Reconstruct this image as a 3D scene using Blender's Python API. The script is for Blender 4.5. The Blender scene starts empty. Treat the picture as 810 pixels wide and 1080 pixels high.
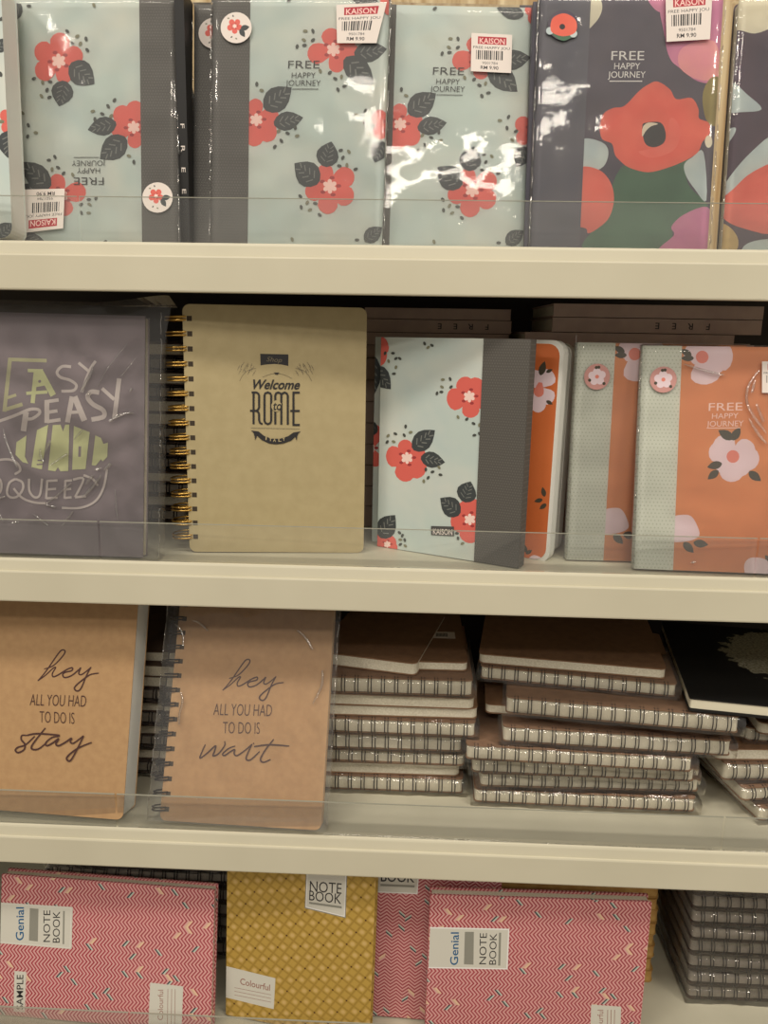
import bpy, math, random
from mathutils import Vector, Matrix, noise
random.seed(7)
col = bpy.context.scene.collection
R = math.radians

# ------------------------------------------------------------------ camera
F = 848.0
CAM = Vector((0, -.633037, -.054347)); PITCH, ROLL, YAW = .2201005, .0165686, -.0371343
fw = Vector((math.sin(YAW)*math.cos(PITCH), math.cos(YAW)*math.cos(PITCH), -math.sin(PITCH)))
_rt = Vector((math.cos(YAW), -math.sin(YAW), 0)); _up = _rt.cross(fw)
RT = _rt*math.cos(ROLL) + _up*math.sin(ROLL); UP = -_rt*math.sin(ROLL) + _up*math.cos(ROLL)
cd = bpy.data.cameras.new('camera'); cam = bpy.data.objects.new('camera', cd); col.objects.link(cam)
cd.sensor_fit = 'VERTICAL'; cd.sensor_height = 36; cd.lens = F*36/1080; cd.clip_start = .01
cam.matrix_world = Matrix((RT, UP, -fw)).transposed().to_4x4(); cam.location = CAM
bpy.context.scene.camera = cam

def ray(x, y): return fw + RT*((x-405)/F) - UP*((y-540)/F)
def on_z(x, y, z): d = ray(x, y); return CAM + d*((z-CAM.z)/d.z)
def on_y(x, y, Y): d = ray(x, y); return CAM + d*((Y-CAM.y)/d.y)

# ------------------------------------------------------------------ materials
def lin(c):
    return tuple(((v/255)/12.92 if v/255 <= .04045 else ((v/255+.055)/1.055)**2.4) for v in c) + (1,)
MATS = {}
def mat(name, c=(128, 128, 128), rough=.6, metal=0, build=None, spec=.4):
    if name in MATS: return MATS[name]
    m = bpy.data.materials.new(name); m.use_nodes = True; nt = m.node_tree
    b = nt.nodes['Principled BSDF']; b.inputs['Base Color'].default_value = lin(c)
    b.inputs['Roughness'].default_value = rough; b.inputs['Metallic'].default_value = metal
    b.inputs['Specular IOR Level'].default_value = spec
    if build: build(nt, b)
    MATS[name] = m; return m
class N:
    """small node-graph helper"""
    def __init__(s, nt): s.nt = nt
    def new(s, t, **k):
        n = s.nt.nodes.new(t)
        for a, v in k.items(): setattr(n, a, v)
        return n
    def link(s, a, b): s.nt.links.new(a, b)
    def m(s, op, a, b=None, c=None):
        n = s.new('ShaderNodeMath', operation=op)
        for i, v in enumerate((a, b, c)):
            if v is None: continue
            if isinstance(v, (int, float)): n.inputs[i].default_value = v
            else: s.link(v, n.inputs[i])
        return n.outputs[0]
    def mix(s, f, a, b):
        n = s.new('ShaderNodeMix', data_type='RGBA')
        for i, v in ((0, f), (6, a), (7, b)):
            if isinstance(v, (int, float)): n.inputs[i].default_value = v
            elif isinstance(v, tuple): n.inputs[i].default_value = v
            else: s.link(v, n.inputs[i])
        return n.outputs[2]
    def uv(s):
        t = s.new('ShaderNodeTexCoord'); x = s.new('ShaderNodeSeparateXYZ'); s.link(t.outputs['UV'], x.inputs[0])
        return t.outputs['UV'], x.outputs[0], x.outputs[1]
    def noise(s, vec, scale, detail=2, out=0):
        n = s.new('ShaderNodeTexNoise'); n.inputs['Scale'].default_value = scale; n.inputs['Detail'].default_value = detail
        if vec is not None: s.link(vec, n.inputs['Vector'])
        return n.outputs[out]
    def ramp(s, f, lo, hi):
        n = s.new('ShaderNodeMapRange'); n.inputs[1].default_value = lo; n.inputs[2].default_value = hi; s.link(f, n.inputs[0]); return n.outputs[0]

def b_noisy(c2, scale=60, lo=.35, hi=.65, bump=.0, c3=None):
    def f(nt, b):
        g = N(nt); t = g.new('ShaderNodeTexCoord').outputs['Object']
        nz = g.noise(t, scale, 4); c1 = tuple(b.inputs['Base Color'].default_value)
        cc = g.mix(g.ramp(nz, lo, hi), c1, lin(c2))
        g.link(cc, b.inputs['Base Color'])
        if bump:
            bp = g.new('ShaderNodeBump'); bp.inputs['Strength'].default_value = bump; bp.inputs['Distance'].default_value = .0005
            g.link(nz, bp.inputs['Height']); g.link(bp.outputs[0], b.inputs['Normal'])
    return f
def b_water(nt, b):          # pale watercolour wash
    g = N(nt); uv, u, v = g.uv()
    n1 = g.ramp(g.noise(uv, 14, 3), .38, .62); n2 = g.ramp(g.noise(uv, 30, 2), .4, .7)
    c = g.mix(n1, lin((190, 202, 194)), lin((208, 210, 198))); c = g.mix(g.m('MULTIPLY', n2, .35), c, lin((176, 192, 192)))
    g.link(c, b.inputs['Base Color'])
def b_dots(base, dot, pitch=.0026, rad=.0006):
    def f(nt, b):
        g = N(nt); uv, u, v = g.uv()
        a = g.m('DIVIDE', u, pitch); c = g.m('DIVIDE', v, pitch)
        row = g.m('FLOOR', c); odd = g.m('MULTIPLY', g.m('MODULO', row, 2), .5)
        fx = g.m('SUBTRACT', g.m('FRACT', g.m('ADD', a, odd)), .5); fy = g.m('SUBTRACT', g.m('FRACT', c), .5)
        d = g.m('SQRT', g.m('ADD', g.m('MULTIPLY', fx, fx), g.m('MULTIPLY', fy, fy)))
        g.link(g.mix(g.m('LESS_THAN', d, rad/pitch), lin(base), lin(dot)), b.inputs['Base Color'])
    return f
def b_chevron(nt, b):        # red and pale pink herringbone with a few odd strokes
    g = N(nt); uv, u, v = g.uv()
    A, P = .0061, .0037
    q = g.m('DIVIDE', v, A); row = g.m('FLOOR', q); fr = g.m('FRACT', q)
    par = g.m('ABSOLUTE', g.m('MODULO', row, 2)); tri = g.m('ADD', g.m('MULTIPLY', par, g.m('SUBTRACT', 1.0, fr)), g.m('MULTIPLY', g.m('SUBTRACT', 1.0, par), fr))
    s = g.m('ADD', g.m('DIVIDE', u, P), g.m('MULTIPLY', tri, 1.35))
    k = g.m('FLOOR', s); fs = g.m('FRACT', s); st = g.m('LESS_THAN', fs, .46)
    w = g.new('ShaderNodeTexWhiteNoise', noise_dimensions='2D'); cb = g.new('ShaderNodeCombineXYZ')
    g.link(k, cb.inputs[0]); g.link(row, cb.inputs[1]); g.link(cb.outputs[0], w.inputs['Vector']); h = w.outputs['Value']
    w2 = g.noise(uv, 40, 1)
    red = g.mix(g.ramp(w2, .3, .7), lin((152, 52, 62)), lin((166, 62, 72)))
    pale = lin((212, 160, 154))
    red = g.mix(g.m('GREATER_THAN', h, .98), red, lin((30, 56, 60)))
    red = g.mix(g.m('LESS_THAN', h, .012), red, lin((212, 176, 146)))
    pl = g.mix(g.m('LESS_THAN', h, .012), pale, lin((224, 190, 158)))
    pl = g.mix(g.m('GREATER_THAN', h, .98), pl, lin((190, 196, 182)))
    g.link(g.mix(st, pl, red), b.inputs['Base Color'])
def b_yellow(nt, b):         # yellow trellis of diamonds with pale blobs and dark dots
    g = N(nt); uv, u, v = g.uv(); a = R(-13)
    x = g.m('ADD', g.m('MULTIPLY', u, math.cos(a)), g.m('MULTIPLY', v, -math.sin(a)))
    y = g.m('ADD', g.m('MULTIPLY', u, math.sin(a)), g.m('MULTIPLY', v, math.cos(a)))
    S = .0118
    p = g.m('DIVIDE', g.m('ADD', x, y), S); q = g.m('DIVIDE', g.m('SUBTRACT', x, y), S)
    fp = g.m('SUBTRACT', g.m('FRACT', p), .5); fq = g.m('SUBTRACT', g.m('FRACT', q), .5)
    ip = g.m('FLOOR', p); iq = g.m('FLOOR', q)
    line = g.m('MAXIMUM', g.m('ABSOLUTE', fp), g.m('ABSOLUTE', fq))
    c = g.mix(g.ramp(line, .30, .5), lin((182, 148, 68)), lin((156, 124, 50)))
    d = g.m('SQRT', g.m('ADD', g.m('MULTIPLY', fp, fp), g.m('MULTIPLY', fq, fq)))
    chk = g.m('SUBTRACT', 1.0, g.m('ABSOLUTE', g.m('MODULO', g.m('SUBTRACT', ip, iq), 2)))
    c = g.mix(g.m('MULTIPLY', g.m('SUBTRACT', 1.0, g.ramp(d, .12, .4)), g.m('MULTIPLY', chk, .8)), c, lin((208, 174, 112)))
    gp = g.m('SUBTRACT', g.m('FRACT', g.m('ADD', g.m('DIVIDE', p, 2), .5)), .5); gq = g.m('SUBTRACT', g.m('FRACT', g.m('ADD', g.m('DIVIDE', q, 2), .5)), .5)
    e = g.m('SQRT', g.m('ADD', g.m('MULTIPLY', gp, gp), g.m('MULTIPLY', gq, gq)))
    c = g.mix(g.m('LESS_THAN', e, .055), c, lin((84, 52, 22)))
    g.link(c, b.inputs['Base Color'])
def b_wood(nt, b):
    g = N(nt); t = g.new('ShaderNodeTexCoord'); mp = g.new('ShaderNodeMapping'); mp.inputs['Scale'].default_value = (60, 60, 2)
    g.link(t.outputs['Object'], mp.inputs[0]); n = g.noise(mp.outputs[0], 1.5, 4)
    g.link(g.mix(g.ramp(n, .35, .65), lin((172, 140, 96)), lin((226, 208, 168))), b.inputs['Base Color'])
def b_edges(nt, b):          # page block: fine stacked sheets, along Generated z / y of the part
    g = N(nt); t = g.new('ShaderNodeTexCoord').outputs['Object']; n = g.noise(t, 900, 1)
    g.link(g.mix(g.ramp(n, .3, .7), lin((196, 186, 162)), lin((216, 208, 186))), b.inputs['Base Color'])
def b_torn(nt, b):           # black cover with a ragged speckled grey patch
    g = N(nt); uv, u, v = g.uv()
    nz = g.noise(uv, 90, 5); nn = g.m('MULTIPLY', g.m('SUBTRACT', nz, .5), .05)
    dx = g.m('SUBTRACT', u, .125); dy = g.m('SUBTRACT', v, .125)
    d = g.m('ADD', g.m('SQRT', g.m('ADD', g.m('MULTIPLY', dx, dx), g.m('MULTIPLY', dy, dy))), nn)
    sp = g.ramp(g.noise(uv, 400, 3), .4, .6)
    c = g.mix(sp, lin((120, 116, 96)), lin((176, 170, 146)))
    g.link(g.mix(g.m('LESS_THAN', d, .072), lin((20, 19, 18)), c), b.inputs['Base Color'])
def film_mat(name, bump, scale, rough=.06, gain=1.0, tint=(.985, .985, .98, 1), haze=.05):
    m = bpy.data.materials.new(name); m.use_nodes = True; nt = m.node_tree; nt.nodes.clear(); g = N(nt)
    out = g.new('ShaderNodeOutputMaterial'); tr = g.new('ShaderNodeBsdfTransparent'); tr.inputs[0].default_value = tint
    gl = g.new('ShaderNodeBsdfGlossy'); gl.inputs['Roughness'].default_value = rough
    gl.inputs[0].default_value = (1, .98, .95, 1)
    fr = g.new('ShaderNodeFresnel'); fr.inputs[0].default_value = 1.32
    if bump:
        t = g.new('ShaderNodeTexCoord').outputs['Object']
        n1 = g.noise(t, scale, 3); bp = g.new('ShaderNodeBump'); bp.inputs['Strength'].default_value = 1; bp.inputs['Distance'].default_value = bump
        g.link(n1, bp.inputs['Height']); g.link(bp.outputs[0], gl.inputs['Normal']); g.link(bp.outputs[0], fr.inputs['Normal'])
    mx = g.new('ShaderNodeMixShader'); g.link(g.m('MULTIPLY', fr.outputs[0], gain), mx.inputs[0])
    df = g.new('ShaderNodeBsdfDiffuse'); df.inputs[0].default_value = (.9, .88, .85, 1); m0 = g.new('ShaderNodeMixShader'); m0.inputs[0].default_value = haze
    g.link(tr.outputs[0], m0.inputs[1]); g.link(df.outputs[0], m0.inputs[2])
    g.link(m0.outputs[0], mx.inputs[1]); g.link(gl.outputs[0], mx.inputs[2]); g.link(mx.outputs[0], out.inputs[0])
    MATS[name] = m; return m

mat('shelf_paint', (205, 198, 174), .42, build=b_noisy((199, 192, 168), 8))
mat('shelf_inner', (196, 190, 168), .5, build=b_noisy((186, 180, 158), 12))
mat('panel_shaded', (52, 44, 38), .8)  # back panel behind the lower rows, their shade put into its colour
mat('panel_wood', (200, 170, 120), .6, build=b_wood)
mat('pages', (214, 206, 184), .8, build=b_edges)
mat('pages_shaded', (158, 148, 134), .7, build=b_noisy((146, 136, 122), 300)); mat('pages_white', (216, 214, 204), .7)  # first one: page edges with the shade of the shelf above in their colour
mat('water', build=b_water, rough=.5)
mat('band_dark', rough=.6, build=b_dots((84, 80, 74), (98, 94, 88), .0022, .0006))
mat('band_light', rough=.55, build=b_dots((206, 208, 194), (178, 182, 162), .0030, .0006))
mat('coral', (218, 100, 88), .55); mat('coral_dark', (160, 56, 56), .55); mat('blush', (244, 212, 200), .55)
mat('leaf', (62, 66, 66), .55); mat('vein', (120, 122, 116), .55); mat('seed', (70, 72, 66), .55); mat('seed2', (126, 124, 98), .55)
mat('ink', (44, 42, 42), .5); mat('ink_soft', (78, 76, 74), .5)
mat('tag', (226, 214, 204), .5); mat('tagred', (176, 40, 52), .5); mat('tagtext', (240, 200, 190), .5)
mat('navy', (72, 64, 78), .5, build=b_noisy((84, 74, 84), 25)); mat('navy_band', (82, 80, 92), .5, build=b_noisy((92, 88, 96), 30))
mat('poppy', (216, 88, 68), .5, build=b_noisy((226, 106, 82), 30)); mat('poppy2', (228, 116, 96), .5, build=b_noisy((222, 102, 82), 40))
mat('green', (62, 98, 72), .5, build=b_noisy((74, 112, 82), 24)); mat('paleblue', (180, 192, 192), .5, build=b_noisy((196, 206, 200), 40))
mat('orchid', (196, 112, 152), .5, build=b_noisy((208, 130, 160), 40)); mat('rosepink', (226, 150, 160), .5, build=b_noisy((236, 166, 150), 30))
mat('olive', (142, 126, 60), .5); mat('cream', (222, 214, 188), .5); mat('plum', (66, 48, 66), .5, build=b_noisy((80, 56, 70), 30))
mat('mustard', (190, 160, 96), .5)
mat('white', (232, 228, 222), .5)
mat('orange', (208, 112, 58), .5, build=b_noisy((200, 104, 52), 16)); mat('orange_wrapped', (216, 138, 84), .5, build=b_noisy((208, 130, 78), 16))
mat('lilac', (226, 204, 208), .55); mat('peach', (222, 130, 112), .55); mat('darkleaf', (72, 66, 52), .55); mat('stickerpink', (196, 142, 134), .5)
mat('mauve', (126, 112, 116), .5, build=b_noisy((120, 108, 112), 10)); mat('lime', (192, 194, 142), .5); mat('dull_lime', (172, 168, 128), .5); mat('pale_letter', (196, 184, 178), .5)
mat('greige', (176, 160, 120), .62, build=b_noisy((170, 154, 114), 90)); mat('greyline', (116, 106, 84), .6)
mat('kraft', (178, 142, 100), .7, build=b_noisy((170, 134, 94), 140, bump=.2)); mat('kraft_dark', (138, 104, 76), .7, build=b_noisy((126, 94, 68), 120))
mat('darkbrown', (88, 68, 54), .6, build=b_noisy((80, 62, 50), 60))
mat('spine_brown', (184, 160, 144), .6, build=b_noisy((174, 150, 136), 60))
mat('kraft_yellow', (190, 150, 84), .7, build=b_noisy((174, 130, 70), 100))
mat('script_ink', (70, 42, 38), .55)
mat('gold', (196, 158, 84), .3, 1); mat('wire', (52, 44, 40), .35, .8); mat('hole', (60, 50, 38), .8)
mat('chevron', build=b_chevron, rough=.5); mat('trellis', build=b_yellow, rough=.5)
mat('label', (206, 202, 188), .5); mat('blue_ink', (36, 92, 132), .5); mat('greybar', (140, 138, 126), .5); mat('copper_ink', (150, 104, 92), .5)
mat('torn', build=b_torn, rough=.5); mat('black', (24, 22, 20), .5)
film_mat('film', .0003, 45, gain=1.3); film_mat('film_tight', .00012, 40, gain=1.0); film_mat('film_crisp', .0006, 60, gain=1.2, rough=.05); film_mat('film_stack', .0009, 110, gain=2.2, haze=.03, tint=(1, 1, .99, 1))
film_mat('film_fold', .0004, 300, gain=9, rough=.12, haze=.0); film_mat('acrylic', 0, 1, rough=.03, gain=.55, tint=(.97, .975, .97, 1), haze=.03); mat('acrylic_edge', (158, 156, 140), .3)
mat('floor_tile', (150, 140, 124), .5)

# ------------------------------------------------------------------ mesh builder
class MB:
    def __init__(s): s.v = []; s.f = []; s.m = []; s.uv = []; s.names = []
    def mi(s, n):
        if n not in s.names: s.names.append(n)
        return s.names.index(n)
    def face(s, pts, m, uvs=None):
        b = len(s.v); s.v += [tuple(p) for p in pts]; s.f.append(tuple(range(b, b+len(pts)))); s.m.append(s.mi(m))
        s.uv.append(uvs or [(p[0], p[2]) for p in pts])
    def box(s, a, b, m):
        x0, y0, z0 = a; x1, y1, z1 = b
        P = [(x0, y0, z0), (x1, y0, z0), (x1, y1, z0), (x0, y1, z0), (x0, y0, z1), (x1, y0, z1), (x1, y1, z1), (x0, y1, z1)]
        for q in ((3, 2, 1, 0), (4, 5, 6, 7), (0, 1, 5, 4), (1, 2, 6, 5), (2, 3, 7, 6), (3, 0, 4, 7)):
            s.face([P[i] for i in q], m)
    def slab(s, outline, y0, y1, m, mside=None, swap=False):
        """outline in (x,z), extruded from y0 (front) to y1. swap: outline in (x,y), extruded in z"""
        P = (lambda x, z, y: (x, z, y)) if swap else (lambda x, z, y: (x, y, z))
        n = len(outline); uv = [(p[0], p[1]) for p in outline]
        fr = [P(x, z, y0) for x, z in outline]; bk = [P(x, z, y1) for x, z in outline]
        s.face(fr[::-1] if swap else fr, m, uv[::-1] if swap else uv); s.face(bk if swap else bk[::-1], m, uv if swap else uv[::-1])
        for i in range(n):
            j = (i+1) % n; q = [fr[i], bk[i], bk[j], fr[j]]
            L = i*.003
            s.face(q[::-1] if swap else q, mside or m, [(outline[i][0]+outline[i][1], y0), (outline[i][0]+outline[i][1], y1), (outline[j][0]+outline[j][1], y1), (outline[j][0]+outline[j][1], y0)][::(-1 if swap else 1)])
    def tube(s, pts, r, m, closed=False, n=6):
        pts = [Vector(p) for p in pts]; k = len(pts); rings = []
        for i, p in enumerate(pts):
            a = pts[(i-1) % k] if (closed or i) else p; b = pts[(i+1) % k] if (closed or i < k-1) else p
            t = (b-a).normalized(); ref = Vector((0, 0, 1)) if abs(t.z) < .9 else Vector((1, 0, 0))
            if closed and abs(t.x) < .3: ref = Vector((1, 0, 0))
            if closed and abs(t.z) < .05 and abs(pts[0].z-pts[k//2].z) < 1e-5: ref = Vector((0, 0, 1))
            e1 = t.cross(ref).normalized(); e2 = t.cross(e1)
            rings.append([p+e1*(r*math.cos(2*math.pi*j/n))+e2*(r*math.sin(2*math.pi*j/n)) for j in range(n)])
        for i in range(k if closed else k-1):
            A, B = rings[i], rings[(i+1) % k]
            for j in range(n): s.face([A[j], A[(j+1) % n], B[(j+1) % n], B[j]], m)
    def build(s, name, parent=None, smooth=False):
        if smooth:                       # weld coincident corners so the shading is continuous
            ix = {}; nv = []; mp = []
            for p in s.v:
                k = (round(p[0], 6), round(p[1], 6), round(p[2], 6))
                if k not in ix: ix[k] = len(nv); nv.append(p)
                mp.append(ix[k])
            s.v = nv; s.f = [tuple(mp[i] for i in f) for f in s.f]
        me = bpy.data.meshes.new(name); me.from_pydata(s.v, [], s.f)
        for n in s.names: me.materials.append(MATS[n])
        me.polygons.foreach_set('material_index', s.m)
        ul = me.uv_layers.new(name='UVMap'); flat = [c for f in s.uv for p in f for c in p]; ul.data.foreach_set('uv', flat)
        if smooth: me.polygons.foreach_set('use_smooth', [True]*len(s.f))
        me.update()
        o = bpy.data.objects.new(name, me); col.objects.link(o)
        if parent: o.parent = parent
        return o
def rrect(x0, z0, x1, z1, r, corners='abcd', n=5):
    """counter-clockwise; a = bottom left, b = bottom right, c = top right, d = top left rounded"""
    o = []
    for k, (cx, cz, a0) in zip('abcd', ((x0, z0, 180), (x1, z0, 270), (x1, z1, 0), (x0, z1, 90))):
        if k in corners and r > 0:
            sx = 1 if cx == x0 else -1; sz = 1 if cz == z0 else -1
            for i in range(n+1):
                t = R(a0+90*i/n); o.append((cx+sx*r+r*math.cos(t), cz+sz*r+r*math.sin(t)))
        else: o.append((cx, cz))
    return o
def tag(o, label, cat, group=None):
    o['label'] = label; o['category'] = cat
    if group: o['group'] = group
def empty(name, M, label, cat, group=None):
    o = bpy.data.objects.new(name, None); col.objects.link(o); o.matrix_world = M; o.empty_display_size = .02
    tag(o, label, cat, group); return o
def copy_tree(o, parent=None):
    c = o.copy(); col.objects.link(c); c.parent = parent
    for ch in list(o.children): copy_tree(ch, c)
    return c

# ------------------------------------------------------------------ printed art
_tc = {}
def glyphs(body, weight=0.0):
    k = (body, weight)
    if k in _tc: return _tc[k]
    cu = bpy.data.curves.new('lettering', 'FONT'); cu.body = body; cu.offset = weight; cu.resolution_u = 3
    ob = bpy.data.objects.new('lettering', cu); col.objects.link(ob); dg = bpy.context.evaluated_depsgraph_get(); dg.update()
    me = ob.evaluated_get(dg).to_mesh(); me.calc_loop_triangles()
    V = [(v.co.x, v.co.y) for v in me.vertices]; T = [tuple(t.vertices) for t in me.loop_triangles]
    bpy.data.objects.remove(ob); bpy.data.curves.remove(cu)
    _tc[k] = (V, T); return _tc[k]
def clip(poly, C):
    """Sutherland-Hodgman against the convex counter-clockwise outline C"""
    out = poly
    for i in range(len(C)):
        a, b = C[i], C[(i+1) % len(C)]
        ex, ey = b[0]-a[0], b[1]-a[1]
        if ex*ex+ey*ey < 1e-14: continue
        side = lambda p: ex*(p[1]-a[1])-ey*(p[0]-a[0])
        inp, out = out, []
        for j in range(len(inp)):
            p, q = inp[j-1], inp[j]; sp, sq = side(p), side(q)
            if (sp < 0) != (sq < 0):
                t = sp/(sp-sq); out.append((p[0]+t*(q[0]-p[0]), p[1]+t*(q[1]-p[1])))
            if sq >= 0: out.append(q)
        if len(out) < 3: return []
    return out
class Art:
    """flat print on a cover, drawn in cover coordinates (u right, v up, metres)"""
    def __init__(s, W, H, M=None, org=(0, 0), sc=1.0):
        s.W, s.H, s.M = W, H, M; s.org, s.sc = org, sc; s.items = []; s.clip = None
        if M is not None: s.O = M.translation.copy(); s.u = M.col[0].to_3d(); s.n = -M.col[1].to_3d(); s.v = M.col[2].to_3d()
    def view(s, org, sc): s.org, s.sc = org, sc
    def P(s, p):
        x, y = s.org[0]+p[0]/s.sc, s.org[1]+p[1]/s.sc
        d = ray(x, y); X = CAM + d*(((s.O-CAM).dot(s.n))/d.dot(s.n)) - s.O
        return (X.dot(s.u), X.dot(s.v))
    def add(s, uv, m): s.items.append((list(uv), m, s.clip))
    def poly(s, pts, m): s.add([s.P(p) for p in pts], m)
    def smooth(s, pts, m, k=4):
        q = [s.P(p) for p in pts]; s.add(cat(q, True, k), m)
    def stroke_uv(s, q, w, m, taper=.0):
        L = []; Rr = []; n = len(q)
        for i in range(n):
            a = q[max(0, i-1)]; b = q[min(n-1, i+1)]; dx, dy = b[0]-a[0], b[1]-a[1]; d = math.hypot(dx, dy) or 1e-9
            t = i/(n-1); ww = w*.5*(1-taper+taper*math.sin(math.pi*min(1, max(0, t)))**.5) if taper else w*.5
            L.append((q[i][0]-dy/d*ww, q[i][1]+dx/d*ww)); Rr.append((q[i][0]+dy/d*ww, q[i][1]-dx/d*ww))
        for i in range(n-1): s.add([Rr[i], Rr[i+1], L[i+1], L[i]], m)
    def stroke(s, pts, w, m, curve=True, k=5, taper=0):
        q = [s.P(p) for p in pts]
        if curve and len(q) > 2: q = cat(q, False, k)
        s.stroke_uv(q, w/s.sc*s.mpp(pts[0]), m, taper)
    def mpp(s, p):
        a = s.P(p); b = s.P((p[0]+s.sc*4, p[1])); return math.hypot(a[0]-b[0], a[1]-b[1])/4
    def disc(s, c, r, m, n=20, ry=None):
        ry = ry or r; s.poly([(c[0]+r*math.cos(2*math.pi*i/n), c[1]-ry*math.sin(2*math.pi*i/n)) for i in range(n)], m)
    def petal(s, c, t, w, m):
        c, t = s.P(c), s.P(t); dx, dy = t[0]-c[0], t[1]-c[1]; w *= 1
        prof = [(0, .16), (.25, .30), (.5, .42), (.72, .44), (.88, .33), (.97, .16), (1.0, 0)]
        s.add([(c[0]+dx*a-dy*b*w, c[1]+dy*a+dx*b*w) for a, b in prof]+[(c[0]+dx*a+dy*b*w, c[1]+dy*a-dx*b*w) for a, b in prof[-2::-1]], m)
    def leaf(s, t, c, w=.55, m='leaf', vein='vein'):
        c, t = s.P(c), s.P(t); dx, dy = t[0]-c[0], t[1]-c[1]
        prof = [(0, .1), (.12, .33), (.3, .48), (.5, .5), (.7, .38), (.88, .17), (1, 0)]
        s.add([(c[0]+dx*a-dy*b*w, c[1]+dy*a+dx*b*w) for a, b in prof]+[(c[0]+dx*a+dy*b*w, c[1]+dy*a-dx*b*w) for a, b in prof[-2::-1]], m)
        if vein:
            L = math.hypot(dx, dy)
            for a in (.2, .38, .56, .72):
                for sg in (1, -1):
                    A = (c[0]+dx*a-dy*.04*sg*w, c[1]+dy*a+dx*.04*sg*w); B = (c[0]+dx*(a+.14)-dy*.3*sg*w*(1.1-a*.8), c[1]+dy*(a+.14)+dx*.3*sg*w*(1.1-a*.8))
                    s.stroke_uv([A, B], L*.035, vein)
    def flower(s, c, tips, w=.84, m='coral', star='blush', spots='coral_dark', r=None):
        for t in tips: s.petal(c, t, w, m)
        L = r or sum(math.hypot(t[0]-c[0], t[1]-c[1]) for t in tips)/len(tips)
        for i in range(5):
            a = 1.2+i*1.2566
            if spots: s.disc((c[0]+L*.34*math.cos(a), c[1]+L*.34*math.sin(a)), L*.1, spots, 8, L*.07)
        for i in range(6):
            a = .5+i*1.047; s.petal(c, (c[0]+L*.28*math.cos(a), c[1]+L*.28*math.sin(a)), .7, star)
    def seeds(s, pts, r=9):
        for i, p in enumerate(pts):
            a = (i*1.9) % 3.14; e = 10
            s.poly([(p[0]+r*math.cos(2*math.pi*j/e)*math.cos(a)-.65*r*math.sin(2*math.pi*j/e)*math.sin(a), p[1]-r*math.cos(2*math.pi*j/e)*math.sin(a)-.65*r*math.sin(2*math.pi*j/e)*math.cos(a)) for j in range(e)], 'seed' if i % 3 else 'seed2')
    def text(s, body, p0, p1, top, m, weight=0.0):
        """p0-p1: baseline from first to last letter, top: top left of the capitals"""
        V, T = glyphs(body, weight)
        if not V: return
        x0 = min(v[0] for v in V); x1 = max(v[0] for v in V); cap = .73
        a, b, t = s.P(p0), s.P(p1), s.P(top)
        f = lambda v: (a[0]+(b[0]-a[0])*(v[0]-x0)/(x1-x0)+(t[0]-a[0])*v[1]/cap, a[1]+(b[1]-a[1])*(v[0]-x0)/(x1-x0)+(t[1]-a[1])*v[1]/cap)
        W = [f(v) for v in V]; s.items.append(('tri', (W, T), m, s.clip))
    def emit(s, mb, outline, y=-.00004, flip=False, shift=(0, 0), only=None):
        k = 0
        for it in s.items:
            k += 1; yy = y-.000003*k
            if it[0] == 'tri':
                _, (W, T), m, cl = it; polys = [[W[i] for i in t] for t in T]
            else: polys = [it[0]]; m, cl = it[1], it[2]
            for p in polys:
                if flip: p = [(s.W-a, s.H-b) for a, b in p]
                p = [(a+shift[0], b+shift[1]) for a, b in p]
                ar = sum(p[i-1][0]*p[i][1]-p[i][0]*p[i-1][1] for i in range(len(p)))
                if abs(ar) < 1e-10: continue
                if ar < 0: p = p[::-1]
                p = clip(p, outline)
                if cl:
                    c2 = cl
                    if flip: c2 = [(s.W-a, s.H-b) for a, b in cl]
                    p = clip(p, c2) if p else p
                if len(p) < 3: continue
                mb.face([(a, yy, b) for a, b in p], m, p)
def cat(q, closed, k):
    n = len(q); out = []
    for i in range(n if closed else n-1):
        g = (lambda j: q[j % n]) if closed else (lambda j: q[min(n-1, max(0, j))])
        p0, p1, p2, p3 = g(i-1), g(i), g(i+1), g(i+2)
        for a in range(k):
            t = a/k; out.append(tuple(.5*((2*p1[d])+(-p0[d]+p2[d])*t+(2*p0[d]-5*p1[d]+4*p2[d]-p3[d])*t*t+(-p0[d]+3*p1[d]-3*p2[d]+p3[d])*t**3) for d in (0, 1)))
    if not closed: out.append(q[-1])
    return out
def price_tag(art, q, flip=False):
    """q: TL, TR, BR, BL corner points of the tag"""
    TL, TR, BR, BL = q
    def g(a, b): # a right, b down, 0..1
        if flip: a, b = 1-a, 1-b
        return tuple((1-a)*(1-b)*TL[i]+a*(1-b)*TR[i]+a*b*BR[i]+(1-a)*b*BL[i] for i in (0, 1))
    art.poly([g(0, 0), g(1, 0), g(1, 1), g(0, 1)], 'tag')
    art.poly([g(.16, .08), g(.86, .08), g(.86, .28), g(.16, .28)], 'tagred')
    art.text('KAISON', g(.2, .26), g(.82, .26), g(.2, .11), 'tagtext', .01)
    art.text('FREE HAPPY JOU', g(.05, .40), g(.95, .40), g(.05, .33), 'ink')
    x = .12; rnd = random.Random(3)
    while x < .75:
        w = rnd.choice((.014, .022, .034)); art.poly([g(x, .44), g(x+w, .44), g(x+w, .68), g(x, .68)], 'ink'); x += w+rnd.choice((.016, .022, .03))
    art.text('9501784', g(.28, .80), g(.66, .80), g(.28, .73), 'ink_soft'); art.text('RM 9.90', g(.24, .93), g(.68, .93), g(.24, .84), 'ink', .01)

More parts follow.
